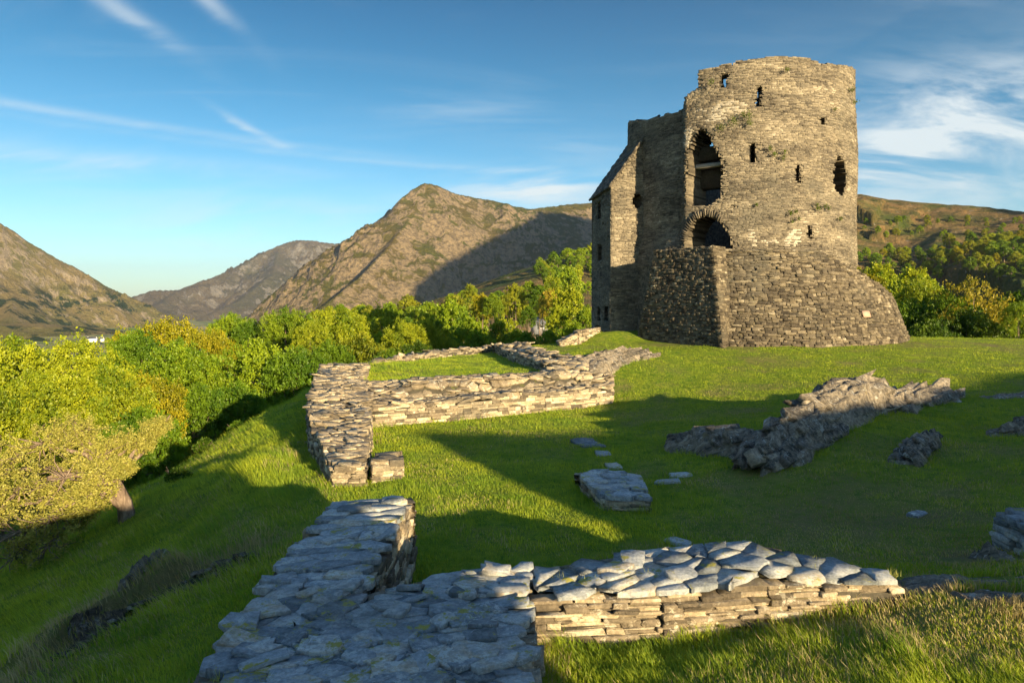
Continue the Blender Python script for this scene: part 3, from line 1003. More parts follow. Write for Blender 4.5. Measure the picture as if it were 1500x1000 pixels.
def wall(name, label, poly, cell=(.34, .2), rot=0.0, seed=1, course=(.05, .10), length=(.14, .50), extra=.25, uneven=.03, batter=.04, skip=(), foot=.25, slabmat='slate', sidemat='slate_side', thick=(.03, .06), step=0.0, tiltk=.06, group=None, cat='stone wall', K=12, prot=.03, sideblend=True):
    """poly: plan corners CCW (x, y, ztop). Faces are coursed, the top is laid with flat slabs."""
    global rng
    keep = rng
    rng = np.random.default_rng(seed)
    WALL_POLYS.append([(p[0], p[1]) for p in poly])
    n = len(poly)
    cx = sum(p[0] for p in poly) / n; cy = sum(p[1] for p in poly) / n
    samp = []
    for i in range(n):
        a, b_ = np.array(poly[i]), np.array(poly[(i + 1) % n])
        k = max(2, int(np.hypot(*(b_ - a)[:2]) / .4))
        for t in np.linspace(0, 1, k, endpoint=False):
            samp.append(a + (b_ - a) * t)
    samp = np.array(samp)

    def ztop(x, y):
        x = np.atleast_1d(x); y = np.atleast_1d(y)
        d2 = (x[:, None] - samp[None, :, 0]) ** 2 + (y[:, None] - samp[None, :, 1]) ** 2 + 1e-4
        w = np.exp(-d2 / .16) + 1e-5 / d2
        z = (w * samp[None, :, 2]).sum(1) / w.sum(1)
        nz = (fbm(x / .8 + seed, y / .8, 3, seed) - .5) * 2 * uneven
        if step:
            nz = nz + np.round((fbm(x / .9, y / .9 + seed, 2, seed + 5) - .5) * 4) * step
        return z + nz
    WALL_TOPS.append(ztop)
    zg = H(samp[:, 0], samp[:, 1])
    root = thing(name, label, cat, (cx, cy, float(zg.min())), group)
    root['kind'] = 'thing'
    # inner fill
    core = Geo()
    cen = np.array([cx, cy])
    ring = samp[:, :2] + (cen - samp[:, :2]) / (np.linalg.norm(cen - samp[:, :2], axis=1, keepdims=True)) * .09
    zt = ztop(ring[:, 0], ring[:, 1]) - .09
    m = len(ring)
    lo = np.c_[ring, zg - .3]; hi = np.c_[ring, zt]
    # concave-safe top: grid of columns
    gs = .12
    xs = np.arange(samp[:, 0].min(), samp[:, 0].max() + gs, gs); ys = np.arange(samp[:, 1].min(), samp[:, 1].max() + gs, gs)
    XX, YY = np.meshgrid(xs, ys, indexing='ij')
    dE, _, _, _ = seg_dist(XX.ravel(), YY.ravel(), [tuple(p) for p in poly], True)
    ins = (in_poly(XX.ravel(), YY.ravel(), poly) & (dE > .05)).reshape(XX.shape)
    ZZ = (ztop(XX.ravel(), YY.ravel()) - .085).reshape(XX.shape)
    ix, iy = np.nonzero(ins[:-1, :-1] & ins[1:, :-1] & ins[1:, 1:] & ins[:-1, 1:])
    idg = np.arange(XX.size).reshape(XX.shape)
    if len(ix):
        core.add(np.stack([XX.ravel(), YY.ravel(), ZZ.ravel()], 1), np.stack([idg[ix, iy], idg[ix + 1, iy], idg[ix + 1, iy + 1], idg[ix, iy + 1]], 1), .3)
    core.add(np.concatenate([lo, hi]), [(i, (i + 1) % m, m + (i + 1) % m, m + i) for i in range(m)], .3)
    core.build('core', M['core'], root)
    # faces
    fg = Geo()
    for i in range(n):
        if i in skip:
            continue
        a, b_ = np.array(poly[i][:2]), np.array(poly[(i + 1) % n][:2])
        L = np.linalg.norm(b_ - a); d = (b_ - a) / L; nn = np.array([d[1], -d[0]])

        def fn(s, z, dep, a=a, d=d, nn=nn):
            s = np.asarray(s)
            wob = (vnoise(s / 1.1 + seed, z * 0 + i) - .5) * .06
            k = dep + wob + batter * (-.4 - (z - zmid)) * 1.0
            return np.stack([a[0] + d[0] * s + nn[0] * k, a[1] + d[1] * s + nn[1] * k, z + 0 * s], -1)
        ts = np.linspace(0, L, 12)
        px_, py_ = a[0] + d[0] * ts, a[1] + d[1] * ts
        gl = H(px_ + nn[0] * .15, py_ + nn[1] * .15)
        zt_ = ztop(px_, py_)
        zmid = float(zt_.mean())

        def solid(s, z, a=a, d=d, nn=nn, ts=ts, gl=gl):
            x, y = a[0] + d[0] * s, a[1] + d[1] * s
            return (z < ztop(x, y) - .03) & (z > np.interp(s, ts, gl) - foot)
        clad(fg, fn, 0, L, float(gl.min()) - foot, float(zt_.max()) + .15, solid, course, length, .16, prot=prot, K=8, jit=.14, bev=.22, gap=.004, wave=.03, tilt=.05, rough=.10, split=.3)
    if fg.n:
        fg.build('facing', M[sidemat], root)
    # capping slabs
    tg = Geo()
    cr, sr = math.cos(rot), math.sin(rot)
    ext = max(np.ptp(samp[:, 0]), np.ptp(samp[:, 1])) + 1
    sx, sy = cell
    sites = []
    nxn, nyn = int(ext / sx) + 2, int(ext / sy) + 2
    for i in range(-nxn, nxn + 1):
        for j in range(-nyn, nyn + 1):
            u = (i + .5 * (j % 2)) * sx + rng.uniform(-.42, .42) * sx
            v = j * sy + rng.uniform(-.40, .40) * sy
            x, y = cx + cr * u - sr * v, cy + sr * u + cr * v
            sites.append((x, y, u, v))
    sites = np.array(sites)
    dE, _, _, _ = seg_dist(sites[:, 0], sites[:, 1], [tuple(p) for p in poly], True)
    inside = in_poly(sites[:, 0], sites[:, 1], poly)
    cand = np.nonzero(inside)[0]
    outl, cs = [], []
    asp = sx / sy
    for q in cand:
        x, y, u, v = sites[q]
        near = np.nonzero((np.abs(sites[:, 2] - u) < 2.6 * sx) & (np.abs(sites[:, 3] - v) < 2.6 * sy))[0]
        pl = [(-1.5 * sx, -1.5 * sy), (1.5 * sx, -1.5 * sy), (1.5 * sx, 1.5 * sy), (-1.5 * sx, 1.5 * sy)]
        # scaled metric so cells stretch along u
        for k in near:
            if k == q:
                continue
            du, dv = sites[k, 2] - u, (sites[k, 3] - v)
            mu, mv = du / asp ** 2, dv
            cc = .5 * (du * mu + dv * mv)
            pl = clip_half(pl, mu, mv, cc)
            if len(pl) < 3:
                break
        if len(pl) < 3:
            continue
        # to world axes, clip with wall edges
        w = [(cr * a_ - sr * b2, sr * a_ + cr * b2) for a_, b2 in pl]
        for i in range(n):
            a_, b2 = poly[i], poly[(i + 1) % n]
            ex, ey = b2[0] - a_[0], b2[1] - a_[1]; L = math.hypot(ex, ey)
            nx_, ny_ = ey / L, -ex / L
            t = ((x - a_[0]) * ex + (y - a_[1]) * ey) / L
            if -.35 < t < L + .35:
                dist = (a_[0] - x) * nx_ + (a_[1] - y) * ny_
                if 0 <= dist < 1.2:
                    w = clip_half(w, nx_, ny_, dist + rng.uniform(-.005, .035))
                    if len(w) < 3:
                        break
        if len(w) < 3:
            continue
        w = np.array(w)
        if np.ptp(w[:, 0]) * np.ptp(w[:, 1]) < .25 * sx * sy:
            continue
        c0 = w.mean(0)
        wr = resample(w - c0, K) * rng.uniform(.97, 1.07)
        wr += rng.normal(size=wr.shape) * .007
        outl.append(wr); cs.append((x + c0[0], y + c0[1]))
    cs = np.array(cs).reshape(-1, 2)
    nst = len(cs)
    if nst:
        o = np.array(outl)
        th = rng.uniform(*thick, nst)
        zt = ztop(cs[:, 0], cs[:, 1])
        e = .15
        gxn = (ztop(cs[:, 0] + e, cs[:, 1]) - ztop(cs[:, 0] - e, cs[:, 1])) / (2 * e)
        gyn = (ztop(cs[:, 0], cs[:, 1] + e) - ztop(cs[:, 0], cs[:, 1] - e)) / (2 * e)
        N = np.stack([-gxn * .8 + rng.normal(size=nst) * tiltk, -gyn * .8 + rng.normal(size=nst) * tiltk, np.ones(nst)], -1)
        N /= np.linalg.norm(N, axis=1, keepdims=True)
        U = np.stack([np.ones(nst), np.zeros(nst), -N[:, 0] / N[:, 2]], -1); V = np.stack([np.zeros(nst), np.ones(nst), -N[:, 1] / N[:, 2]], -1)
        C = np.stack([cs[:, 0], cs[:, 1], zt - th * .6 + rng.uniform(-.010, .010, nst)], -1)
        ext_ = np.abs(o).max(1)
        stones(tg, C, U, V, N, ext_[:, 0], ext_[:, 1], th, bev=.09, outlines=o, rough=.10, r=rng.beta(2.0, 2.2, nst) * .92)
    # loose slabs lying over the joints
    ne = int(nst * extra)
    if ne:
        pick = rng.choice(nst, ne, replace=True)
        c = cs[pick] + rng.normal(size=(ne, 2)) * .06
        dE, _, _, _ = seg_dist(c[:, 0], c[:, 1], [tuple(p) for p in poly], True)
        okk = (dE > .10) & in_poly(c[:, 0], c[:, 1], poly)
        c = c[okk]; ne = len(c)
    if ne:
        ang = rng.normal(size=ne) * .5 + rot
        hu = rng.uniform(.32, .62, ne) * sx; hv = hu * rng.uniform(.45, .8, ne); hn = rng.uniform(.009, .022, ne)
        N = np.stack([rng.normal(size=ne) * .10, rng.normal(size=ne) * .10 - .03, np.ones(ne)], -1); N /= np.linalg.norm(N, axis=1, keepdims=True)
        U = np.stack([np.cos(ang), np.sin(ang), -(np.cos(ang) * N[:, 0] + np.sin(ang) * N[:, 1]) / N[:, 2]], -1); U /= np.linalg.norm(U, axis=1, keepdims=True)
        V = np.cross(N, U)
        C = np.c_[c, ztop(c[:, 0], c[:, 1]) + hn * .5 + .012]
        stones(tg, C, U, V, N, hu, hv, hn, K=8, jit=.3, bev=.16, rough=.14, r=rng.beta(2, 2, ne))
    if tg.n:
        tg.build('capping', M[slabmat], root)
    rng = keep
    return root, ztop


near_block, zt_block = wall('stone_wall', 'broad low wall head of grey slates turning the corner beside the sunlit grass',
     [(-1.75, 3.2, -2.28), (.16, 3.2, -2.28), (.15, 5.36, -2.30), (.2, 6.1, -2.27), (-.62, 5.95, -2.30), (-1.2, 5.6, -2.32), (-1.2, 6.0, -2.32), (-2.12, 6.0, -2.32), (-2.16, 5.3, -2.32)],
     cell=(.25, .17), rot=.15, seed=11, extra=.6, uneven=.03, tiltk=.055, skip=(6,), thick=(.014, .035))
wall('stone_wall', 'long slate-topped wall running away down the slope edge, grassy courtyard on its right',
     [(-2.12, 6.02, -2.32), (-1.2, 6.02, -2.32), (-1.24, 8.5, -2.29), (-2.12, 8.15, -2.30)],
     cell=(.34, .17), rot=.1, seed=12, extra=.25, uneven=.014, tiltk=.025, skip=(0,), thick=(.014, .03))
wall('stone_wall', 'sunlit dry-stone wall with level golden courses above the long grass',
     [(.17, 5.37, -2.28), (1.2, 5.46, -2.26), (2.1, 5.58, -2.22), (3.28, 5.72, -2.29), (3.34, 6.0, -2.30), (2.3, 6.5, -2.21), (1.2, 6.35, -2.24), (.22, 6.1, -2.28)],
     cell=(.34, .22), rot=.9, seed=13, extra=.22, uneven=.006, tiltk=.018, skip=(7,), course=(.028, .062), length=(.12, .48), thick=(.010, .024))

wall('stone_wall', 'stepped wall of sunlit rubble descending the slope edge to a split end',
     [(-3.18, 12.1, -2.80), (-2.62, 12.15, -2.78), (-2.95, 14.2, -2.62), (-3.62, 17.5, -2.42), (-4.4, 20.4, -2.15), (-5.0, 24.0, -2.02), (-6.75, 24.0, -2.0), (-5.95, 20.5, -2.12), (-5.3, 17.7, -2.28), (-4.25, 14.5, -2.55)],
     cell=(.34, .18), rot=-.1, seed=14, extra=1.0, uneven=.07, step=.05, tiltk=.10, course=(.05, .10), length=(.15, .5), slabmat='slate_side')
wall('wall_stub', 'small squared block of wall beside the split wall end',
     [(-2.52, 12.3, -2.80), (-2.02, 12.5, -2.83), (-2.12, 13.2, -2.78), (-2.62, 13.0, -2.74)],
     cell=(.36, .22), seed=15, extra=.3, uneven=.03, slabmat='slate_side')
wall('stone_wall', 'thick sunlit rubble wall holding up the raised square of lawn',
     [(-3.7, 17.72, -2.62), (-1.5, 18.9, -2.56), (1.0, 20.3, -2.5), (3.25, 21.7, -2.48), (3.3, 22.6, -2.12), (1.5, 22.9, -2.06), (.3, 22.2, -2.12), (-2.2, 21.2, -2.14), (-4.35, 20.3, -2.16)],
     cell=(.36, .17), rot=.5, seed=16, extra=1.0, uneven=.06, step=.03, tiltk=.12, course=(.05, .11), length=(.16, .6), slabmat='slate_side', skip=(8,))
wall('stone_wall', 'ragged rubble wall with a dark inner face along the raised lawn, towards the tower',
     [(1.2, 23.6, -1.98), (2.7, 23.4, -2.0), (2.4, 26.0, -1.86), (1.4, 29.2, -1.8), (.6, 33.5, -1.68), (-.9, 34.3, -1.72), (-.25, 30.5, -1.88), (.5, 27.0, -1.92)],
     cell=(.46, .3), rot=-.9, seed=17, extra=.7, uneven=.10, step=.06, tiltk=.14, course=(.06, .13), length=(.18, .5), slabmat='slate_side')
wall('stone_wall', 'line of loose stones edging the raised lawn above the woods',
     [(-5.9, 27.3, -2.08), (-5.5, 27.2, -2.1), (-3.0, 32.0, -2.02), (-.6, 35.4, -1.98), (-.9, 35.9, -1.98), (-3.4, 32.6, -2.02)],
     cell=(.5, .3), rot=.9, seed=18, extra=.5, uneven=.08, step=.04, tiltk=.2, slabmat='slate_side')
wall('wall_stub', 'isolated low block of laid slates in the middle of the courtyard',
     [(1.42, 10.55, -2.92), (2.15, 10.5, -2.94), (2.22, 12.0, -2.90), (1.15, 12.3, -2.88), (1.2, 11.6, -2.90)],
     cell=(.34, .2), rot=.1, seed=19, extra=.4, uneven=.03, tiltk=.07)
wall('wall_stub', 'dark stack of slates at the edge of the worn grass beside the bare stones',
     [(5.55, 7.3, -2.36), (6.3, 7.2, -2.32), (6.4, 8.0, -2.32), (5.62, 8.0, -2.34)],
     cell=(.3, .2), seed=20, extra=.4, uneven=.03, sidemat='slate')
wall('stone_wall', 'short sunlit coursed wall stepping up to the foot of the square turret',
     [(2.35, 33.0, -1.62), (3.2, 33.6, -1.22), (3.05, 34.4, -1.22), (2.2, 33.9, -1.6)],
     cell=(.4, .25), seed=21, extra=.4, uneven=.04, course=(.07, .12), slabmat='slate_side')
wall('stone_wall', 'dark shaded length of wall meeting the foot of the square turret',
     [(3.25, 33.6, -1.15), (4.6, 35.6, -1.05), (4.3, 36.2, -1.0), (3.1, 34.4, -1.12)],
     cell=(.4, .25), seed=22, extra=.4, uneven=.05, course=(.07, .12), slabmat='slate_side')

# ------------------------------------------------------------------ the round tower
TR = 6.15
TCX, TCY = TOWER_C


def on_drum(px, py, R=TR):
    """where the sight line through a photo pixel meets the drum: (angle degrees, z)"""
    dx, dy = (px - CX) / F, 1.0
    a = dx * dx + 1; b_ = -2 * (dx * TCX + TCY); c = TCX ** 2 + TCY ** 2 - R * R
    disc = b_ * b_ - 4 * a * c
    t = -b_ / (2 * a) if disc < 0 else (-b_ - math.sqrt(disc)) / (2 * a)
    x, y = dx * t - TCX, t - TCY
    return math.degrees(math.atan2(y, x)) % 360, (HY - py) / F * t


def arcs(pts):
    return [(math.radians(th) * TR, z) for th, z in (on_drum(*q) for q in pts)]


def drum(s, z, dep):
    dep = np.where(dep < -1, dep * (1 - .62 * sstep(9.4, 10.0, z)), dep)
    th = s / TR
    thd = np.degrees(th) % 360
    rec = .42 * sstep(229.5, 224, thd) * sstep(176, 204, thd) * sstep(2.0, 4.5, z)
    rr = TR + dep - rec + (.05 * np.sin(3 * th + z * .35) + .035 * np.sin(7 * th - z)) - .012 * (z + 1.7)
    return np.stack([TCX + rr * np.cos(th), TCY + rr * np.sin(th), z + 0 * s], -1)


TOPP = [(915.5, 178), (930, 176), (945, 170), (960, 168), (975, 161), (988, 158), (992, 150), (1000, 139), (1010, 134), (1019, 127), (1020.5, 101), (1040, 97), (1060, 92), (1075, 93), (1078, 87), (1110, 84), (1150, 81), (1185, 83), (1203, 87), (1206, 93), (1220, 92), (1240, 95), (1252, 99), (1257.6, 102)]
tp = sorted((math.degrees(0) + on_drum(px, py)[0], on_drum(px, py)[1]) for px, py in TOPP)
tpa = np.array([q[0] for q in tp]); tpz = np.array([q[1] for q in tp])


def drum_top(s):
    th = np.degrees(s / TR) % 360
    front = np.interp(th, tpa, tpz)
    back = 9.9 + .6 * fbm(s / 1.9, s * 0 + 3, 3, 8)
    w = np.clip(np.minimum((th - (tpa[0] - 3)) / 3, ((tpa[-1] + 3) - th) / 3), 0, 1)
    z = front * w + back * (1 - w)
    return z + (vnoise(s / .45, s * 0 + 1.5) - .5) * .16


HOLES = [
    arcs([(1055.5, 106), (1064.5, 103.5), (1065, 127), (1056, 128)]),
    arcs([(1110.5, 124), (1118, 124), (1118, 155), (1109.5, 155)]),
    arcs([(1206, 171), (1212, 171), (1212, 183), (1206, 183)]),
    arcs([(1100.5, 208), (1108, 208), (1108, 238), (1100.5, 238)]),
    arcs([(1168.5, 239), (1175, 239), (1175.5, 268), (1168.5, 268)]),
    arcs([(1186, 329), (1192, 328), (1192.5, 350), (1186, 350)]),
    arcs([(1236, 227), (1242, 236), (1244, 255), (1243, 272), (1238, 287), (1230, 280), (1226, 266), (1227.5, 250), (1228, 238)]),
    arcs([(1026, 186), (1033, 190), (1041, 203), (1050, 222), (1057, 240), (1056, 262), (1056, 288), (1045, 297), (1036, 302), (1024, 300), (1018, 302), (1004, 298), (1004, 262), (1007, 240), (1008, 222), (1014, 200)]),
    arcs([(1001, 366), (1001, 350), (1005, 338), (1012, 326), (1021, 318), (1032, 315), (1045, 318), (1058, 328), (1067, 342), (1074, 366)]),
    arcs([(1073, 300), (1076, 300), (1076, 306), (1073, 306)]),
]
TGB = -2.1


def drum_solid(s, z):
    m = z < drum_top(s)
    sj = s + (vnoise(s * 9, z * 9, None, 4) - .5) * .12
    zj = z
    for h in HOLES:
        m &= ~in_poly(sj, zj, h)
    return m


tower = thing('castle_tower', 'ruined round stone keep with broken top, square turret and battered base', 'castle tower', (TCX, TCY, -1.7))
circ = 2 * math.pi * TR
tg = Geo()
shell(tg, drum, 0, circ, .115, TGB, 13.2, .095, drum_solid, 2.3, inset=.05, closed=True, r=None)


WASH = [(1102, 345, 5, 15), (1166, 346, 11, 15), (1154, 352, 5, 9), (1068, 158, 24, 10), (1007, 200, 6, 18), (1048, 172, 12, 10), (1128, 354, 10, 4), (1022, 165, 10, 8)]


def tower_tone(s, z):
    base = rng.beta(2.2, 2.2, len(s))
    band = fbm(s / 1.8, z / .5, 3, 61) - .5
    t = np.clip(base * .62 + .19 + band * .7, 0, 1)
    for px, py, w_, h_ in WASH:
        th, z0 = on_drum(px, py)
        ds = (s - math.radians(th) * TR) / (w_ / 28.0); dz = (z - z0) / (h_ / 30.0)
        q = np.exp(-ds * ds - dz * dz) * (.4 + 1.2 * fbm(s * 2.5, z * 2.0, 2, 6))
        t = np.where((q > .38) & (rng.random(len(s)) < .62), 1.1 + q * .6, t)
    return t


clad(tg, drum, math.radians(150) * TR, math.radians(372) * TR, 2.2, 13.2, drum_solid, (.038, .092), (.10, .48), .16, prot=.014, K=4, jit=.10, bev=.25, gap=.003, wave=.02, tilt=.015, rfun=tower_tone, split=.12)
tg.build('drum_wall', M['tower'], tower)
# inner floor and the pale lintel stones seen through the breach
fl = Geo()
k = 48
ring = [(TCX + 3.95 * math.cos(2 * math.pi * i / k), TCY + 3.95 * math.sin(2 * math.pi * i / k), 2.75) for i in range(k)]
fl.add(ring + [(TCX, TCY, 2.78)], [(i, (i + 1) % k, k) for i in range(k)], .4)
fl.build('floor', M['core'], tower)


def box_geo(g, c, u, v, w, hu, hv, hw, r=.5, jit=0):
    c, u, v, w = (np.array(q, float) for q in (c, u, v, w))
    vs = []
    for a in (-1, 1):
        for b_ in (-1, 1):
            for d in (-1, 1):
                vs.append(c + u * a * hu + v * b_ * hv + w * d * hw + (rng.normal(size=3) * jit if jit else 0))
    g.add(vs, [(0, 1, 3, 2), (4, 6, 7, 5), (0, 4, 5, 1), (2, 3, 7, 6), (0, 2, 6, 4), (1, 5, 7, 3)], r)


def drum_point(px, py, dep):
    th, z = on_drum(px, py, TR + dep)
    t = math.radians(th)
    return np.array([TCX + (TR + dep) * math.cos(t), TCY + (TR + dep) * math.sin(t), z]), np.array([-math.sin(t), math.cos(t), 0]), np.array([math.cos(t), math.sin(t), 0])


lg = Geo()
c, U, N = drum_point(1036, 243, -1.1)
box_geo(lg, c, U, (0, 0, 1), N, 1.3, .11, .2, .2, .03)
lg.build('lintel', M['beam'], tower)
lg = Geo()   # broken masonry standing behind the lintel inside the breach
c, U, N = drum_point(1036, 226, -1.6)
box_geo(lg, c, U, (0, 0, 1), N, 1.1, .34, .3, .2, .05)
c, U, N = drum_point(1036, 262, -1.9)
box_geo(lg, c, U, (0, 0, 1), N, 1.3, .55, .25, .2, .05)
lg.build('inner_masonry', M['tower'], tower)
# radiating stones of the door arch
ag = Geo()
ap = [(1000, 352), (1003, 339), (1010, 326), (1020, 316), (1033, 311.5), (1046, 314), (1059, 324)]
for i in range(len(ap) - 1):
    for f in (.0, .25, .5, .75):
        px = ap[i][0] + (ap[i + 1][0] - ap[i][0]) * f; py = ap[i][1] + (ap[i + 1][1] - ap[i][1]) * f
        c, U, N = drum_point(px, py, .035)
        rx, rz = px - 1035, -(py - 356)
        L = math.hypot(rx, rz); rx /= L; rz /= L
        rad_ = U * rx + np.array([0, 0, 1]) * rz
        tan_ = U * -rz + np.array([0, 0, 1]) * rx
        box_geo(ag, c - N * .05 + rad_ * rng.uniform(-.03, .05), rad_, tan_, N, rng.uniform(.11, .20), .032, .06, rng.uniform(.1, .6), .012)
ag.build('arch', M['tower'], tower)

# ---- square turret
QP = np.array([5.27, 36.5]); WP = np.array([4.78, 40.9])
dQ = np.array([math.cos(math.radians(6.5)), math.sin(math.radians(6.5))])
LQ = 2.1
TURR = [('west', WP, QP), ('front', QP, QP + dQ * LQ)]
EAVE = 6.6


def roofz(x, y):
    t = (x - (QP[0] + (y - QP[1]) * (WP[0] - QP[0]) / (WP[1] - QP[1])))
    return EAVE + 1.42 * np.maximum(t, 0)


tu = Geo()
for nm, a, b_ in TURR:
    L = float(np.linalg.norm(b_ - a)); d = (b_ - a) / L; nn = np.array([d[1], -d[0]])

    def fn(s, z, dep, a=a, d=d, nn=nn):
        k = dep - .010 * (z - 2) + .02 * np.sin(s * 3 + z)
        return np.stack([a[0] + d[0] * s + nn[0] * k, a[1] + d[1] * s + nn[1] * k, z + 0 * s], -1)

    def to_sz(px, py, a=a, d=d, nn=nn):
        rx, ry = (px - CX) / F, 1.0
        t = (a[0] * nn[0] + a[1] * nn[1]) / (rx * nn[0] + ry * nn[1])
        x, y = rx * t, t
        return ((x - a[0]) * d[0] + (y - a[1]) * d[1], (HY - py) / F * t)
    if nm == 'west':
        hs = [[(873.5, 296), (878, 294), (878.5, 320), (874.5, 321)], [(875, 358), (880, 358), (880, 382), (875.5, 383)], [(874.8, 449), (879.2, 449), (879.2, 470), (874.8, 470)], [(885.2, 449), (890, 449), (890, 471), (885.2, 471)], [(873, 476), (878, 476), (878, 481), (873, 481)], [(881.5, 325), (883.5, 325), (883.5, 330), (881.5, 330)]]
    else:
        hs = [[(934 + 7 * math.cos(q), 294 + 11 * math.sin(q)) for q in np.linspace(0, 2 * math.pi, 12, endpoint=False)], [(905, 284), (908, 284), (908, 286.5), (905, 286.5)]]
    hsz = [[to_sz(*q) for q in h] for h in hs]

    def solid(s, z, a=a, d=d, hsz=hsz):
        x, y = a[0] + d[0] * s, a[1] + d[1] * s
        m = z < roofz(x, y) - .05
        sj = s + (vnoise(s * 9, z * 9, None, 4) - .5) * .10
        for h in hsz:
            m &= ~in_poly(sj, z, h)
        return m
    shell(tu, fn, .07, L - .07, .1, -2.4, 9.6, .09, solid, .8, r=None)
    clad(tu, fn, 0, L, -2.0, 9.6, solid, (.045, .10), (.12, .5), .16, prot=.018, K=4, jit=.10, bev=.25, gap=.004, wave=.015, tilt=.015, rfun=tower_tone, split=.12)
# hidden back wall closes the turret
bk = np.array([WP, WP + dQ * 3.4])
tu.add([(*bk[0], -2.4), (*bk[1], -2.4), (*bk[1], 9.4), (bk[0][0], bk[0][1], EAVE)], [(1, 0, 3, 2)], .4)
turret = tu.build('turret', M['tower'], tower)
rf = Geo()
nrm = np.array([-1.42, 0, 1.0]); nrm /= np.linalg.norm(nrm)
upv = np.array([1.0, .11, 1.42]); upv /= np.linalg.norm(upv)
al = np.array([(WP - QP)[0], (WP - QP)[1], 0]); Lr = np.linalg.norm(al); al /= Lr
nrm = np.cross(upv, al); nrm /= np.linalg.norm(nrm); nrm = nrm if nrm[2] > 0 else -nrm
Cs, Hs_, Vs_ = [], [], []
v = -.12
while v < 4.6:
    h = rng.uniform(.10, .17)
    u = -.12
    while u < Lr + .1:
        L = rng.uniform(.2, .5)
        Cs.append(np.array([QP[0], QP[1], EAVE]) + al * (u + L / 2) + upv * (v + h / 2) + nrm * rng.uniform(-.02, .03)); Hs_.append(L / 2); Vs_.append(h / 2 + .02)
        u += L
    v += h
Cs = np.array(Cs); n_ = len(Cs)
stones(rf, Cs, np.tile(al, (n_, 1)), np.tile(upv, (n_, 1)), np.tile(nrm, (n_, 1)), np.array(Hs_), np.array(Vs_), np.full(n_, .06), K=4, jit=.08, bev=.2, tiltn=.03, r=rng.uniform(0, .45, n_))
q0 = np.array([QP[0], QP[1], EAVE - .08]); q1 = np.array([WP[0], WP[1], EAVE - .08])
rf.add([q0, q1, q1 + upv * 4.4, q0 + upv * 4.4], [(0, 1, 2, 3)], .2)
rf.build('turret_roof', M['tower'], tower)

# ---- battered base that carries the stair
def coneR(z):
    return 8.48 - .36 * (z + 1.65)


THA = [(225, 2.82), (283, 2.72), (290, 2.45), (297, 2.02), (306, 1.55), (316, 1.15), (325, .78), (333, .35), (340, -.35), (350, -1.4), (360, -2.2)]
tha = np.array([q[0] for q in THA]); thz = np.array([q[1] for q in THA])


def cone(s, z, dep):
    th = s / 8.0
    rr = coneR(z) + dep + .04 * np.sin(th * 9 + z)
    return np.stack([TCX + rr * np.cos(th), TCY + rr * np.sin(th), z + 0 * s], -1)


def cone_solid(s, z):
    th = np.degrees(s / 8.0)
    return z < np.interp(th, tha, thz) + (vnoise(s / .4, s * 0) - .5) * .10


bg_ = Geo()
TH0 = 247.5
s0, s1 = math.radians(TH0) * 8, math.radians(356) * 8
shell(bg_, cone, s0, s1, .16, -2.1, 3.0, .12, cone_solid, 1.1, inset=.06, r=None)


def rub_tone(s, z):
    return np.clip(rng.beta(1.9, 2.1, len(s)) * .9 + (fbm(s / 1.5, z / 1.2, 3, 71) - .5) * .35, 0, 1)


RUB = dict(depth=.2, prot=.035, K=8, jit=.22, bev=.3, gap=.005, wave=.10, tilt=.06, rough=.12, rfun=rub_tone, split=.3)
clad(bg_, cone, s0, s1, -2.0, 3.0, cone_solid, (.09, .17), (.14, .46), **RUB)
# slightly projecting top course, whose thin shade marks the edge of the base
cope = lambda s, z, dep: cone(s, z, dep + .07)
cope_ok = lambda s, z: cone_solid(s, z + .02) & (z > np.interp(np.degrees(s / 8.0), tha, thz) - .15)
clad(bg_, cope, s0, s1, 1.2, 3.0, cope_ok, (.05, .09), (.2, .55), depth=.3, prot=.02, K=4, jit=.1, bev=.2, rfun=rub_tone)
# flat walk on top of the base and descending stair behind the edge
ts = np.radians(np.linspace(TH0 - 12, 356, 80))
zz = np.interp(np.degrees(ts), tha, thz) - .06
ro = np.array([coneR(z) - .15 for z in zz]); ri = np.full(len(ts), TR - .3)
wv = np.concatenate([np.stack([TCX + ro * np.cos(ts), TCY + ro * np.sin(ts), zz], 1), np.stack([TCX + ri * np.cos(ts), TCY + ri * np.sin(ts), zz + .02], 1)])
bg_.add(wv, [(i, i + 1, i + 81, i + 80) for i in range(79)], .35)
bg_.build('battered_base', M['apron'], tower)

# projecting block at the left end of the base
Ab = np.array([6.30, 34.9, -1.9]); At = np.array([7.02, 33.6, 2.92])
Bb = np.array([9.30, 30.0, -1.95]); Bt = np.array([9.06, 30.85, 2.84])
Cb = np.array([10.10, 30.72, -1.95]); Ct = np.array([9.78, 31.35, 2.80])
Db = np.array([8.0, 37.2, -1.9]); Dt = np.array([8.0, 36.0, 2.92])


def ruled(a0, a1, b0, b1):
    L = np.linalg.norm(b0 - a0)
    zlo, zhi = a0[2], a1[2]

    def fn(s, z, dep):
        s = np.asarray(s, float); z = np.asarray(z, float)
        f = (s / L)[..., None]; t = ((z - zlo) / (zhi - zlo))[..., None]
        p = (a0 * (1 - t) + a1 * t) * (1 - f) + (b0 * (1 - t) + b1 * t) * f
        e1 = (b0 - a0) / L
        nn = np.array([e1[1], -e1[0], .15]); nn /= np.linalg.norm(nn)
        p = p + nn * np.asarray(dep)[..., None]
        p[..., 2] = z + np.asarray(dep) * nn[2]
        return p
    return fn, float(L)


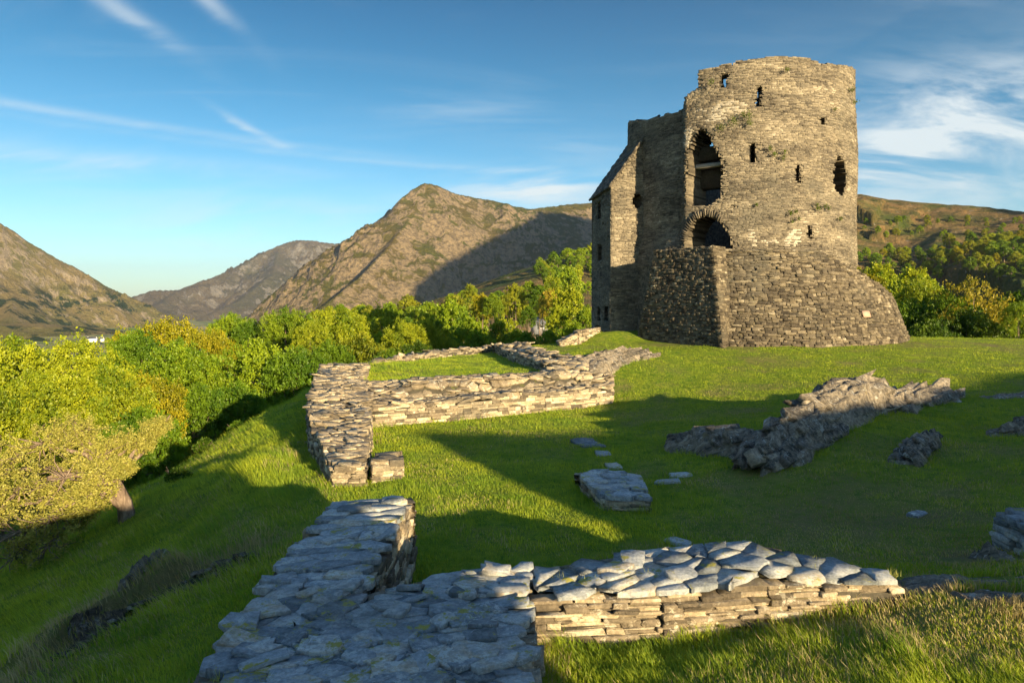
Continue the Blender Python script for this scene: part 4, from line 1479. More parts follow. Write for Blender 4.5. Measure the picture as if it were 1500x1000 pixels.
bl = Geo()
RUB['prot'] = .02; RUB['jit'] = .14; RUB['tilt'] = .03
for a0, a1, b0, b1 in ((Ab, At, Bb, Bt), (Bb, Bt, Cb, Ct), (Db, Dt, Ab, At)):
    fn, L = ruled(a0, a1, b0, b1)
    sol = lambda s, z: z < 2.84 + (vnoise(s / .5, s * 0 + 4) - .5) * .10
    shell(bl, fn, .08, L - .08, .16, -2.1, 2.95, .12, sol, .5, inset=.06, r=None)
    clad(bl, fn, 0, L, -2.0, 2.95, sol, (.09, .16), (.14, .42), **RUB)
bl.add([At + (.1, 0, -.12), Bt + (0, .1, -.06), Ct + (-.05, .1, -.02), (9.9, 33.2, 2.79), (8.4, 36, 2.8)], [(0, 1, 2, 3, 4)], .35)
bl.build('buttress', M['apron'], tower)

# plaque of pink stone
th_, z_ = on_drum(1267.5, 460, 8.3)
for _ in range(4):
    th_, z_ = on_drum(1267.5, 460, coneR(z_) + .03)
t_ = math.radians(th_)
N = np.array([math.cos(t_), math.sin(t_), .36]); N /= np.linalg.norm(N)
U = np.array([-math.sin(t_), math.cos(t_), 0]); V = np.cross(N, U)
rr = coneR(z_) + .07
c = np.array([TCX + rr * math.cos(t_), TCY + rr * math.sin(t_), z_])
pg = Geo(); box_geo(pg, c, U, V, N, .24, .145, .035)
pl = pg.build('plaque', M['plaque'], tower); pl['label'] = 'small pink stone plaque set in the battered base'
pt = Geo()
for i, row in enumerate((.085, .04, -.005, -.05, -.095)):
    x = -.19
    while x < .17:
        w_ = rng.uniform(.02, .06)
        box_geo(pt, c + V * row + U * (x + w_ / 2) + N * .037, U, V, N, w_ / 2, .008, .003)
        x += w_ + .014
pt.build('inscription', M['plaque_text'], pl)

# ------------------------------------------------------------------ plants growing on the masonry
def leaf_cloud(geo, cen, n, size, sd=None, up=.25, stretch=1.0, rb=None):
    """cen (m,3) leaf centres; one small bent leaf per centre"""
    m = len(cen)
    nrm = rng.normal(size=(m, 3)); nrm[:, 2] += up
    nrm /= np.linalg.norm(nrm, axis=1, keepdims=True)
    a = np.cross(nrm, rng.normal(size=(m, 3))); a /= np.linalg.norm(a, axis=1, keepdims=True)
    b_ = np.cross(nrm, a)
    sz = size * rng.uniform(.6, 1.35, m)[:, None]
    l, w = sz * stretch, sz * .62
    v = np.stack([cen - a * l, cen + b_ * w - nrm * l * .15, cen + a * l, cen - b_ * w - nrm * l * .15], 1).reshape(-1, 3)
    f = np.arange(m * 4).reshape(m, 4)
    geo.add(v, f, rng.uniform(0, 1, m) if rb is None else np.clip(rb + rng.normal(size=m) * .12, 0, 1))


PL = [(1096, 168, 1.5), (1089, 168, .9), (1074, 178, 1.6), (1098, 180, 1.1), (1056, 187, 1.3), (1128, 217, .8), (1134, 226, .8), (1148, 230, .9), (1150, 222, .6), (1158, 312, .8), (1165, 310, .7), (1198, 305, .8), (1208, 302, .7), (1213, 305, .6), (1196, 300, .6),
      (1160, 325, .6), (1230, 320, .7), (1170, 320, .6), (1042, 120, 1.0), (1247, 132, .8), (1252, 150, .8), (1108, 300, .5), (1222, 160, .6), (1152, 102, .8)]
for px, py, sc_ in PL:
    c, U, N = drum_point(px, py, .05)
    g = Geo()
    n_ = int(90 * sc_)
    pts = rng.normal(size=(n_, 3)) * (.075 * sc_)
    pts = c + pts + N * np.abs(rng.normal(size=(n_, 1))) * .05
    leaf_cloud(g, pts, n_, .03)
    wp = thing('wall_plant', 'small green tuft rooted in the joints of the round tower', 'wall plant', tuple(c), 'tufts growing on the round tower')
    o = g.build('foliage', M['leaf'], wp)
    o.color = (.35, .42, .5, 1)

# ------------------------------------------------------------------ bare rock
ROCK_LINES = []


def outcrop(name, label, line, width, seed, mat='rock', strata=0.0, steep=.5, sink=.12, res=.05, jag=.16, cat='rock outcrop', skew=0.0, freq=1.0, flat=.6, slabs=0, dipside=1):
    """line: [(x, y, height)] crest; a broken ridge of tilted strata rising out of the turf"""
    ROCK_LINES.append((line, width))
    xs = [p[0] for p in line]; ys = [p[1] for p in line]
    pad = width * 1.7
    nx = int((max(xs) - min(xs) + 2 * pad) / res); ny = int((max(ys) - min(ys) + 2 * pad) / res)
    nx = min(nx, 420); ny = min(ny, 420)
    X, Y = np.meshgrid(np.linspace(min(xs) - pad, max(xs) + pad, nx), np.linspace(min(ys) - pad, max(ys) + pad, ny), indexing='ij')
    a = math.atan2(ys[-1] - ys[0], xs[-1] - xs[0]) + skew
    wx = X + (fbm(X / .6, Y / .6, 3, seed) - .5) * .5; wy = Y + (fbm(X / .6, Y / .6, 3, seed + 3) - .5) * .5
    d, hv, sd, par = seg_dist(wx, wy, line)
    uu = math.cos(a) * wx + math.sin(a) * wy; vv = -math.sin(a) * wx + math.cos(a) * wy
    w_ = width * (.75 + .5 * fbm(uu / .9, uu * 0 + seed, 2, seed + 5))
    # blunt cross-section: steep side towards the camera, gentler behind
    t = d / w_
    prof = np.clip(1 - np.clip((t - flat) / (1.02 - flat), 0, 3) ** 1.3, -1.5, 1)
    tilt = 1 + .45 * np.clip(np.where(sd > 0, t, -t), -1, 1) * (-1)
    h = hv * prof * (.70 + .60 * ridged(uu / 1.3, vv / .28, 4, seed + 7, .6)) * (.9 + .0 * tilt)
    lay = ridged(uu / 1.1 * freq + vv * .4, vv / .16 * freq, 4, seed + 11, .62)
    blk = ridged(uu / .35 * freq, vv / .35 * freq, 4, seed + 15, .6)
    # stepped joints: quantised noise gives facets with sharp edges
    st = vnoise(uu / .30 + vv * 1.5, vv / .13, None, seed + 19) + .5 * vnoise(uu / .13, vv / .07, None, seed + 21)
    h = h + (hv * .55 + .1) * jag * 2.0 * (lay - .6) * np.clip(prof + .4, 0, 1) + jag * .45 * (blk - .6) * np.clip(prof + .4, 0, 1) + jag * .28 * (np.round(st * 4) / 4 - .7) * np.clip(prof + .3, 0, 1)
    zg = H(X, Y)
    Z = zg - sink + h + np.where(h > 0, 0, 0)
    keepm = (Z > zg - .16)
    m = keepm[:-1, :-1] | keepm[1:, 1:] | keepm[1:, :-1] | keepm[:-1, 1:]
    m &= (d[:-1, :-1] < width * 1.6)
    idg = np.arange(X.size).reshape(X.shape)
    i, j = np.nonzero(m)
    f = np.stack([idg[i, j], idg[i + 1, j], idg[i + 1, j + 1], idg[i, j + 1]], 1)
    used, inv = np.unique(f, return_inverse=True)
    v = np.stack([X.ravel(), Y.ravel(), Z.ravel()], 1)[used]
    g = Geo(); g.add(v, inv.reshape(-1, 4))
    if slabs:
        r0 = np.random.default_rng(seed + 100)
        L_ = sum(math.hypot(xs[i + 1] - xs[i], ys[i + 1] - ys[i]) for i in range(len(xs) - 1))
        n = int(slabs * L_ * width)
        tt = r0.uniform(0, 1, n) * (len(xs) - 1); k = np.minimum(tt.astype(int), len(xs) - 2); f = tt - k
        px = np.array(xs)[k] * (1 - f) + np.array(xs)[k + 1] * f; py = np.array(ys)[k] * (1 - f) + np.array(ys)[k + 1] * f
        ph = np.array([q[2] for q in line]); phh = ph[k] * (1 - f) + ph[k + 1] * f
        off = r0.uniform(-1, 1, n) * width * .85
        nx_, ny_ = -math.sin(a), math.cos(a)
        cx_, cy_ = px + nx_ * off, py + ny_ * off
        # cleavage planes contain the long axis and dip away from the viewer
        dip = np.radians(r0.normal(52, 9, n)) * (1 if dipside > 0 else -1)
        pit = np.radians(r0.normal(3, 4, n))
        aa = a + r0.normal(size=n) * .05
        U = np.stack([np.cos(aa) * np.cos(pit), np.sin(aa) * np.cos(pit), np.sin(pit)], 1)
        side = np.stack([-np.sin(aa), np.cos(aa), np.zeros(n)], 1)
        Vv = side * np.cos(dip)[:, None] + np.array([0, 0, 1.0]) * np.sin(dip)[:, None]
        Nn = np.cross(U, Vv); Nn *= np.sign(Nn[:, 2:3])
        hu = r0.uniform(.35, 1.1, n) * (1 if width > .45 else width * .85); hv = r0.uniform(.10, .24, n) * min(1, width / .5); hn = r0.uniform(.03, .09, n) * min(1, width / .5)
        zc = H(cx_, cy_) + phh * (1 - (np.abs(off) / width) ** 1.6) * .82 - hv * .75 * np.abs(np.sin(dip)) + r0.normal(size=n) * .03
        C = np.stack([cx_, cy_, zc], 1)
        global rng
        kr = rng; rng = r0
        stones(g, C, U, Vv, Nn, hu, hv, hn, K=8, jit=.24, bev=.12, rough=.3)
        rng = kr
    loc = (sum(xs) / len(xs), sum(ys) / len(ys), float(zg.mean()))
    o = g.build(name, M[mat], loc=loc)
    return tag(o, label, cat, kind='thing')


outcrop('rock_outcrop', 'long jagged ridge of pale lichened rock catching the sun on the lawn', OUT_A, .50, 5, jag=.12, res=.03, slabs=70)
outcrop('rock_outcrop', 'dark shaded hump of ribbed rock at the near left end of the long sunlit ridge', [(3.65, 14.7, .28), (4.1, 14.1, .50), (4.6, 13.35, .48)], .40, 6, 'rock', jag=.2, res=.03, skew=1.2, slabs=90)
outcrop('rock_outcrop', 'narrow slanting grey rock rising from the grass beside the long ridge', [(6.95, 11.9, .16), (7.5, 12.6, .36), (8.1, 13.2, .30)], .25, 7, jag=.2, res=.026, slabs=110)
outcrop('rock_outcrop', 'dark grey broken rock on the shaded bank beyond the slanting rock', [(9.75, 13.6, .2), (10.2, 13.6, .34), (10.9, 13.8, .36), (11.6, 14.0, .3)], .28, 8, jag=.2, res=.03, slabs=80)
outcrop('rock_outcrop', 'low bluish stones breaking through worn turf beside the dark slate stack', [(4.85, 7.45, .07), (5.15, 7.35, .15), (5.3, 7.25, .08)], .17, 9, jag=.6, res=.015)
outcrop('rock_outcrop', 'flat pale slab of bedrock in the turf at the end of the sunlit wall', [(3.5, 6.05, .14), (4.0, 6.2, .15), (4.6, 6.2, .12)], .24, 10, jag=.2, res=.018, flat=.8)
outcrop('rock_outcrop', 'smaller flat bedrock patch in dry yellow turf near the sunlit wall end', [(3.75, 5.62, .13), (4.25, 5.62, .13), (4.55, 5.5, .13)], .15, 12, jag=.2, res=.015, flat=.8)
outcrop('rock_outcrop', 'low golden bedrock hump joining the raised lawn wall to the slope', [(1.9, 24.2, .42), (2.8, 25.2, .55), (3.7, 26.6, .45), (4.4, 27.6, .30), (5.2, 28.3, .24)], .85, 13, jag=.2, res=.05, slabs=30)
outcrop('rock_outcrop', 'low grey rock on the grassy rise at the far end of the ridge', [(12.6, 17.8, .12), (13.6, 17.9, .22), (14.6, 18.1, .16)], .4, 16, jag=.24, res=.03)
# dark overhung face under the turf lip
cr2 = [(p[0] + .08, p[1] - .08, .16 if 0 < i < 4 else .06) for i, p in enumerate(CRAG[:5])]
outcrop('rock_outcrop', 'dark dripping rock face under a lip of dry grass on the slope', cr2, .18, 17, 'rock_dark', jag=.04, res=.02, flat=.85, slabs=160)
outcrop('rock_outcrop', 'thin pale rib of rock showing through dead grass above the dark hollow', [(-4.95, 9.7, .25), (-5.1, 9.35, .34), (-5.15, 9.0, .2)], .09, 18, jag=.5, res=.014)
outcrop('rock_outcrop', 'small grey stone in the slope grass beside the split wall end', [(-5.0, 15.9, .10), (-4.75, 16.1, .12)], .16, 19, jag=.3, res=.02)


def flat_stone(label, cx, cy, hu, hv, ang, seed, n=1, spread=0.0):
    global rng
    keep = rng; rng = np.random.default_rng(seed)
    g = Geo()
    z = Hs(cx, cy)
    a = math.radians(ang)
    C = np.array([[cx, cy, z + .012]]); U = np.array([[math.cos(a), math.sin(a), 0.]]); V = np.array([[-math.sin(a), math.cos(a), 0.]]); N = np.array([[0, -.02, 1.]])
    stones(g, C, U, V, N, np.array([hu]), np.array([hv]), np.array([.03]), K=8, jit=.22, bev=.3, rough=.15)
    o = g.build('paving_slab', M['slate'], loc=(cx, cy, z))
    tag(o, label, 'stone slab', kind='thing')
    ROCK_LINES.append(([(cx, cy, 0), (cx + .01, cy, 0)], max(hu, hv)))
    rng = keep


flat_stone('broad flat slate sunk in the lawn in front of the thick sunlit wall', 1.68, 15.6, .27, .42, 15, 31)
flat_stone('small slate in the turf next to the broad sunken slab', 1.93, 14.5, .14, .2, 5, 32)
flat_stone('slate sunk in the grass between sunken slabs and courtyard block', 2.0, 13.4, .12, .2, 5, 33)
flat_stone('thin grey slab in the grass near the dark ribbed hump', 3.05, 12.4, .2, .12, 10, 34)
flat_stone('second thin slab beside the grass path near the dark ribbed hump', 2.75, 12.0, .22, .1, 12, 35)
flat_stone('pale chip of slate in worn grass behind the sunlit wall', 2.25, 9.2, .16, .1, -40, 36)
flat_stone('lone slate lying in the worn turf right of the ridge', 5.7, 9.6, .14, .08, 30, 37)
flat_stone('slate flake in the turf close behind the wall coping', 2.6, 7.3, .2, .07, 15, 38)

# ------------------------------------------------------------------ grass
NEARPOLYS = WALL_POLYS


def grass_points(n, r0, r1, a0=-43, a1=46, power=1.0):
    r = np.exp(rng.uniform(math.log(r0), math.log(r1), n)); a = np.radians(rng.uniform(a0, a1, n))
    return r * np.sin(a), r * np.cos(a)


def wall_mask(x, y):
    inside = np.zeros(x.shape, bool); dmin = np.full(x.shape, 9.0)
    for p in NEARPOLYS:
        px = [q[0] for q in p]; py = [q[1] for q in p]
        k = (x > min(px) - .5) & (x < max(px) + .5) & (y > min(py) - .5) & (y < max(py) + .5)
        if not k.any():
            continue
        ins = in_poly(x[k], y[k], p)
        d, _, _, _ = seg_dist(x[k], y[k], [(q[0], q[1]) for q in p], True)
        inside[k] |= ins
        dmin[k] = np.minimum(dmin[k], np.where(ins, 0, d))
    return inside, dmin


def rock_mask(x, y):
    m = np.zeros(x.shape, bool); dm = np.full(x.shape, 9.0)
    for line, w in ROCK_LINES:
        d, _, _, _ = seg_dist(x, y, line)
        m |= d < w * .85
        dm = np.minimum(dm, d - w)
    return m, dm


def grass(name, label, n, r0, r1, hbase, wbase, seg, mat, drysel=False, rdens=1.0, seed=3):
    x, y = grass_points(n, r0, r1)
    ins, dw = wall_mask(x, y)
    rk, dr = rock_mask(x, y)
    r = np.hypot(x, y)
    dm = dry_map(x, y); sm = soil_map(x, y)
    ok = ~ins & ~rk & (np.hypot(x - TCX, y - TCY) > 8.3) & (rng.random(n) > sm * .95)
    # thin, short turf where it is worn
    worn = np.clip(.8 * dm, 0, 1)
    dryp = np.clip(dm * .9 + sstep(.62, .75, fbm(x / .8, y / .8, 3, 55)) * .25, 0, 1)
    isdry = rng.random(n) < dryp
    ok &= (isdry if drysel else ~isdry)
    x, y, r, dw, dr, dm = x[ok], y[ok], r[ok], dw[ok], dr[ok], dm[ok]
    n = len(x)
    z = H(x, y)
    slope = sstep(-2.7, -3.8, x)
    fore = sstep(7.3, 5.2, y) * sstep(-1, .3, x) * sstep(6.1, 5.6, y - .08 * x)
    tuft = fbm(x / .35, y / .35, 3, 66)
    L = hbase * (1 + .75 * slope + 1.0 * fore) * (.35 + 1.3 * tuft ** 1.5 * 1.6) * rng.uniform(.6, 1.3, n)
    L *= 1 + 1.3 * np.exp(-(dw / .14) ** 2) + 1.0 * np.exp(-(np.clip(dr, 0, 9) / .15) ** 2)
    L *= 1 - .55 * np.clip(dm, 0, 1) * (x > 0)
    L *= 1 + .15 * np.clip(dm, 0, 1) * (x < 0)
    hum = np.exp(-(((x + 5.05) / .6) ** 2 + ((y - 13.6) / .8) ** 2)); L *= 1 + 1.0 * hum
    Wd = wbase * rng.uniform(.6, 1.4, n) * np.clip(r / r0, 1, 3) ** .55
    az_ = rng.uniform(0, 2 * np.pi, n)
    lean = rng.uniform(.15, .75, n)
    wa = 2 * np.pi * fbm(x / 1.5, y / 1.5, 2, 88)
    lx = np.cos(az_) * lean + .25 * np.cos(wa); ly = np.sin(az_) * lean + .25 * np.sin(wa)
    # downhill hang on the slope
    lx -= .35 * slope
    pa = az_ + np.pi / 2 + rng.normal(size=n) * .4
    px_, py_ = np.cos(pa) * Wd / 2, np.sin(pa) * Wd / 2
    zero = np.zeros(n)
    b0 = np.stack([x - px_, y - py_, z - .01], 1); b1 = np.stack([x + px_, y + py_, z - .01], 1)
    tip = np.stack([x + lx * L, y + ly * L, z + L * .9], 1)
    rb = np.clip(fbm(x / .7, y / .7, 3, 99) * .9 + rng.normal(size=n) * .16, 0, 1)
    g = Geo()
    if seg == 1:
        v = np.stack([b0, b1, tip], 1).reshape(-1, 3)
        g.add(v, np.arange(n * 3).reshape(n, 3), rb)
    else:
        m0 = np.stack([x + lx * L * .35 - px_ * .75, y + ly * L * .35 - py_ * .75, z + L * .55], 1)
        m1 = np.stack([x + lx * L * .35 + px_ * .75, y + ly * L * .35 + py_ * .75, z + L * .55], 1)
        v = np.stack([b0, b1, m1, m0, tip], 1).reshape(-1, 3)
        o = (np.arange(n) * 5)[:, None]
        g.add(v, np.array([[0, 1, 2, 3]]) + o, rb)
        g.li.append((np.array([[3, 2, 4]]) + o).ravel()); g.lt.append(np.full(n, 3, np.int64)); g.r.append(rb); g.mi.append(np.zeros(n, np.int64))
    ob = g.build(name, M[mat])
    tag(ob, label, kind='stuff')
    return ob


grass('grass', 'green grass blades close by, long beside the walls', 330000, 3.9, 10.5, .036, .0042, 2, 'grass')
grass('grass', 'short green turf over the lawn and slope', 620000, 10.5, 46, .045, .008, 1, 'grass')
grass('dry_grass', 'straw coloured dead grass on the slope lip and worn turf', 330000, 3.9, 24, .042, .005, 2, 'grass_dry', drysel=True)

# little grass sprigs rooted in the joints of the wall heads
gs = Geo()
for poly, ztf in list(zip(WALL_POLYS, WALL_TOPS))[:9]:
    xs = [q[0] for q in poly]; ys = [q[1] for q in poly]
    A0 = (max(xs) - min(xs)) * (max(ys) - min(ys)); D0 = math.hypot(sum(xs) / len(xs), sum(ys) / len(ys))
    for _ in range(int(A0 * (7 if D0 < 10 else 2.5))):
        x, y = rng.uniform(min(xs), max(xs)), rng.uniform(min(ys), max(ys))
        if not in_poly(np.array([x]), np.array([y]), poly)[0] or fbm(x / .5, y / .5, 2, 71) < .46:
            continue
        z = float(ztf(x, y)[0]) - .03
        m = int(rng.integers(10, 34))
        sx_, sy_ = x + rng.normal(size=m) * .03, y + rng.normal(size=m) * .022
        L = rng.uniform(.02, .075, m); w = .003 * (1 if D0 < 10 else 2)
        a = rng.uniform(0, 6.28, m); ln = rng.uniform(.1, .9, m)
        v = np.stack([np.stack([sx_ - w * np.sin(a), sy_ + w * np.cos(a), np.full(m, z)], 1), np.stack([sx_ + w * np.sin(a), sy_ - w * np.cos(a), np.full(m, z)], 1),
                      np.stack([sx_ + np.cos(a) * ln * L, sy_ + np.sin(a) * ln * L, z + L], 1)], 1).reshape(-1, 3)
        gs.add(v, np.arange(3 * m).reshape(m, 3), np.clip(rng.uniform(.2, 1, m), 0, 1))
o = gs.build('grass', M['grass_dry'])
o.color = (.8, 1.0, .55, 1)
tag(o, 'yellowish grass sprigs and moss sprouting between the wall slates', kind='stuff')

# ------------------------------------------------------------------ trees
def tree_mesh(seed, nl=16, leaves=26000, size=.10, flat=1.0, gaps=.0, trunk=.34, clump=26, low=.18, leafmat='leaf', bare=False, spread=.20):
    """unit tree: about 2 wide (radius 1) and 1 high in model units scaled later (crown radius 5 m, height 10 m)"""
    global rng
    keep = rng; rng = np.random.default_rng(seed)
    R, Hh = 5.0, 10.0
    lob = []
    for i in range(nl):
        t = i / nl
        a = i * 2.399 + rng.uniform(-.4, .4)
        zz = low + (1 - low) * (t ** .8)
        rr = R * (.74 * math.sqrt(max(.04, 1 - ((zz - .42) / .62) ** 2))) * (1.0 if i < nl - 3 else .35)
        c = np.array([rr * math.cos(a), rr * math.sin(a), Hh * (zz * .80 + .02) * flat])
        s_ = R * rng.uniform(.30, .48)
        lob.append((c, np.array([s_, s_, s_ * rng.uniform(.62, .85)])))
    lob.append((np.array([0, 0, Hh * .55 * flat]), np.array([R * .62, R * .62, Hh * .28])))
    pts, rb = [], []
    nclump = leaves // clump
    wts = np.array([l[1][0] ** 2 for l in lob]); wts /= wts.sum()
    which = rng.choice(len(lob), nclump, p=wts)
    d = rng.normal(size=(nclump, 3)); d /= np.linalg.norm(d, axis=1, keepdims=True)
    d[:, 2] = np.where(d[:, 2] < -.35, -d[:, 2] * .6, d[:, 2])
    cen = np.array([l[0] for l in lob])[which]; sc_ = np.array([l[1] for l in lob])[which]
    rad_ = rng.uniform(.62, 1.08, nclump)[:, None]
    cc = cen + d * sc_ * rad_
    # drop clumps buried deep inside the crown
    core = (np.hypot(cc[:, 0], cc[:, 1]) / (R * .5)) ** 2 + ((cc[:, 2] - Hh * .5) / (Hh * .26)) ** 2
    kp = (core > .75) & (fbm(cc[:, 0] / 1.1 + 9, cc[:, 1] / 1.1, 2, seed, z=cc[:, 2] / 1.1) > gaps)
    cc = cc[kp]; dd = d[kp]
    tone = np.clip(.5 + (fbm(cc[:, 0] / 2.2, cc[:, 2] / 2.2, 2, seed + 2) - .5) * 1.0 + rng.normal(size=len(cc)) * .10, 0, 1)
    L = cc[:, None] + rng.normal(size=(len(cc), clump, 3)) * np.array([spread, spread, spread * .7]) * R / 5
    L = L.reshape(-1, 3)
    g = Geo()
    leaf_cloud(g, L, len(L), size, up=.7, rb=np.repeat(tone, clump))
    crown = g.build('crown', M[leafmat])
    t = Geo()
    bx = rng.uniform(-.4, .4, 2)
    tr = trunk
    tube(t, [(0, 0, -1.5), (bx[0] * .3, bx[1] * .3, Hh * .12), (bx[0], bx[1], Hh * .3), (bx[0] * 1.5, bx[1] * 1.2, Hh * .55), (bx[0] * 1.2, bx[1], Hh * .75)], [tr * 1.3, tr, tr * .75, tr * .45, tr * .12], 8)
    for c, s_ in lob[::2]:
        b0 = np.array([bx[0], bx[1], Hh * rng.uniform(.2, .4)])
        m = (b0 + c) / 2 + rng.normal(size=3) * .4 + np.array([0, 0, -.3])
        tube(t, [b0, m, c], [tr * .45, tr * .28, tr * .08], 5)
    tk = t.build('trunk', M['bark'])
    zs = np.sort(np.array([v_.co.z for v_ in crown.data.vertices]))
    crown.data['top'] = float(zs[int(len(zs) * .997)])
    for o in (crown, tk):
        scene.collection.objects.unlink(o)
    rng = keep
    return crown, tk


V = {}
V['full'] = tree_mesh(1, 30, 62000, .10, gaps=.38, spread=.17)
V['full2'] = tree_mesh(2, 36, 62000, .10, gaps=.44, spread=.17)
V['oak'] = tree_mesh(3, 20, 30000, .10, flat=.9, gaps=.36)
V['dense'] = tree_mesh(4, 26, 26000, .13)
V['mid'] = tree_mesh(5, 18, 15000, .17, gaps=.3)
V['mid2'] = tree_mesh(6, 22, 15000, .17)
V['far'] = tree_mesh(7, 16, 6000, .30, clump=14, spread=.32, low=.05)
V['far2'] = tree_mesh(8, 12, 3600, .34, clump=12, gaps=.38, spread=.3)
V['bare'] = tree_mesh(9, 20, 5200, .12, gaps=.35, clump=12)

TINT = {'yg': (1.0, .97, .9), 'g': (.75, .88, .8), 'dg': (.42, .60, .6), 'or': (1.12, .86, .7), 'ol': (.9, .82, 1.0), 'br': (1.0, .70, 1.3), 'dd': (.28, .40, .5)}  # dd and dg mix dark foliage with shade put into the crowns' colour


def put_tree(kind, x, y, z0, w, h, tint, label, group, rot=None, cat='tree', name='broadleaf_tree'):
    root = thing(name, label, cat, (x, y, z0), group)
    ztop_ = V[kind][0].data['top']
    sx = w / 5.0; sz = h / ztop_
    hc = min(h, 2.8 * w)
    root.rotation_euler = (0, 0, rng.uniform(0, 6.28) if rot is None else rot)
    for o in V[kind]:
        c = o.copy()
        scene.collection.objects.link(c)
        c.parent = root
        c.scale = (sx, sx, sz)
        if o.name.startswith('crown'):
            c.scale = (sx, sx, hc / ztop_)
            c.location = (0, 0, h - hc)
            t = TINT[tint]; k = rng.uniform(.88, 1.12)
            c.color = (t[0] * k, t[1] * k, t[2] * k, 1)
    return root


def tree_px(kind, px, py, hw, D, tint, label, group=None, minh=3.5, **k):
    """crown centred on photo column px with its top at row py, hw half width in photo pixels, at depth D"""
    x, y, zt = P(px, py, D)
    z0 = Hs(x, y) - .2
    return put_tree(kind, x, y, z0, max(hw / F * D, 1.2), max(zt - z0, minh), tint, label, group, **k)


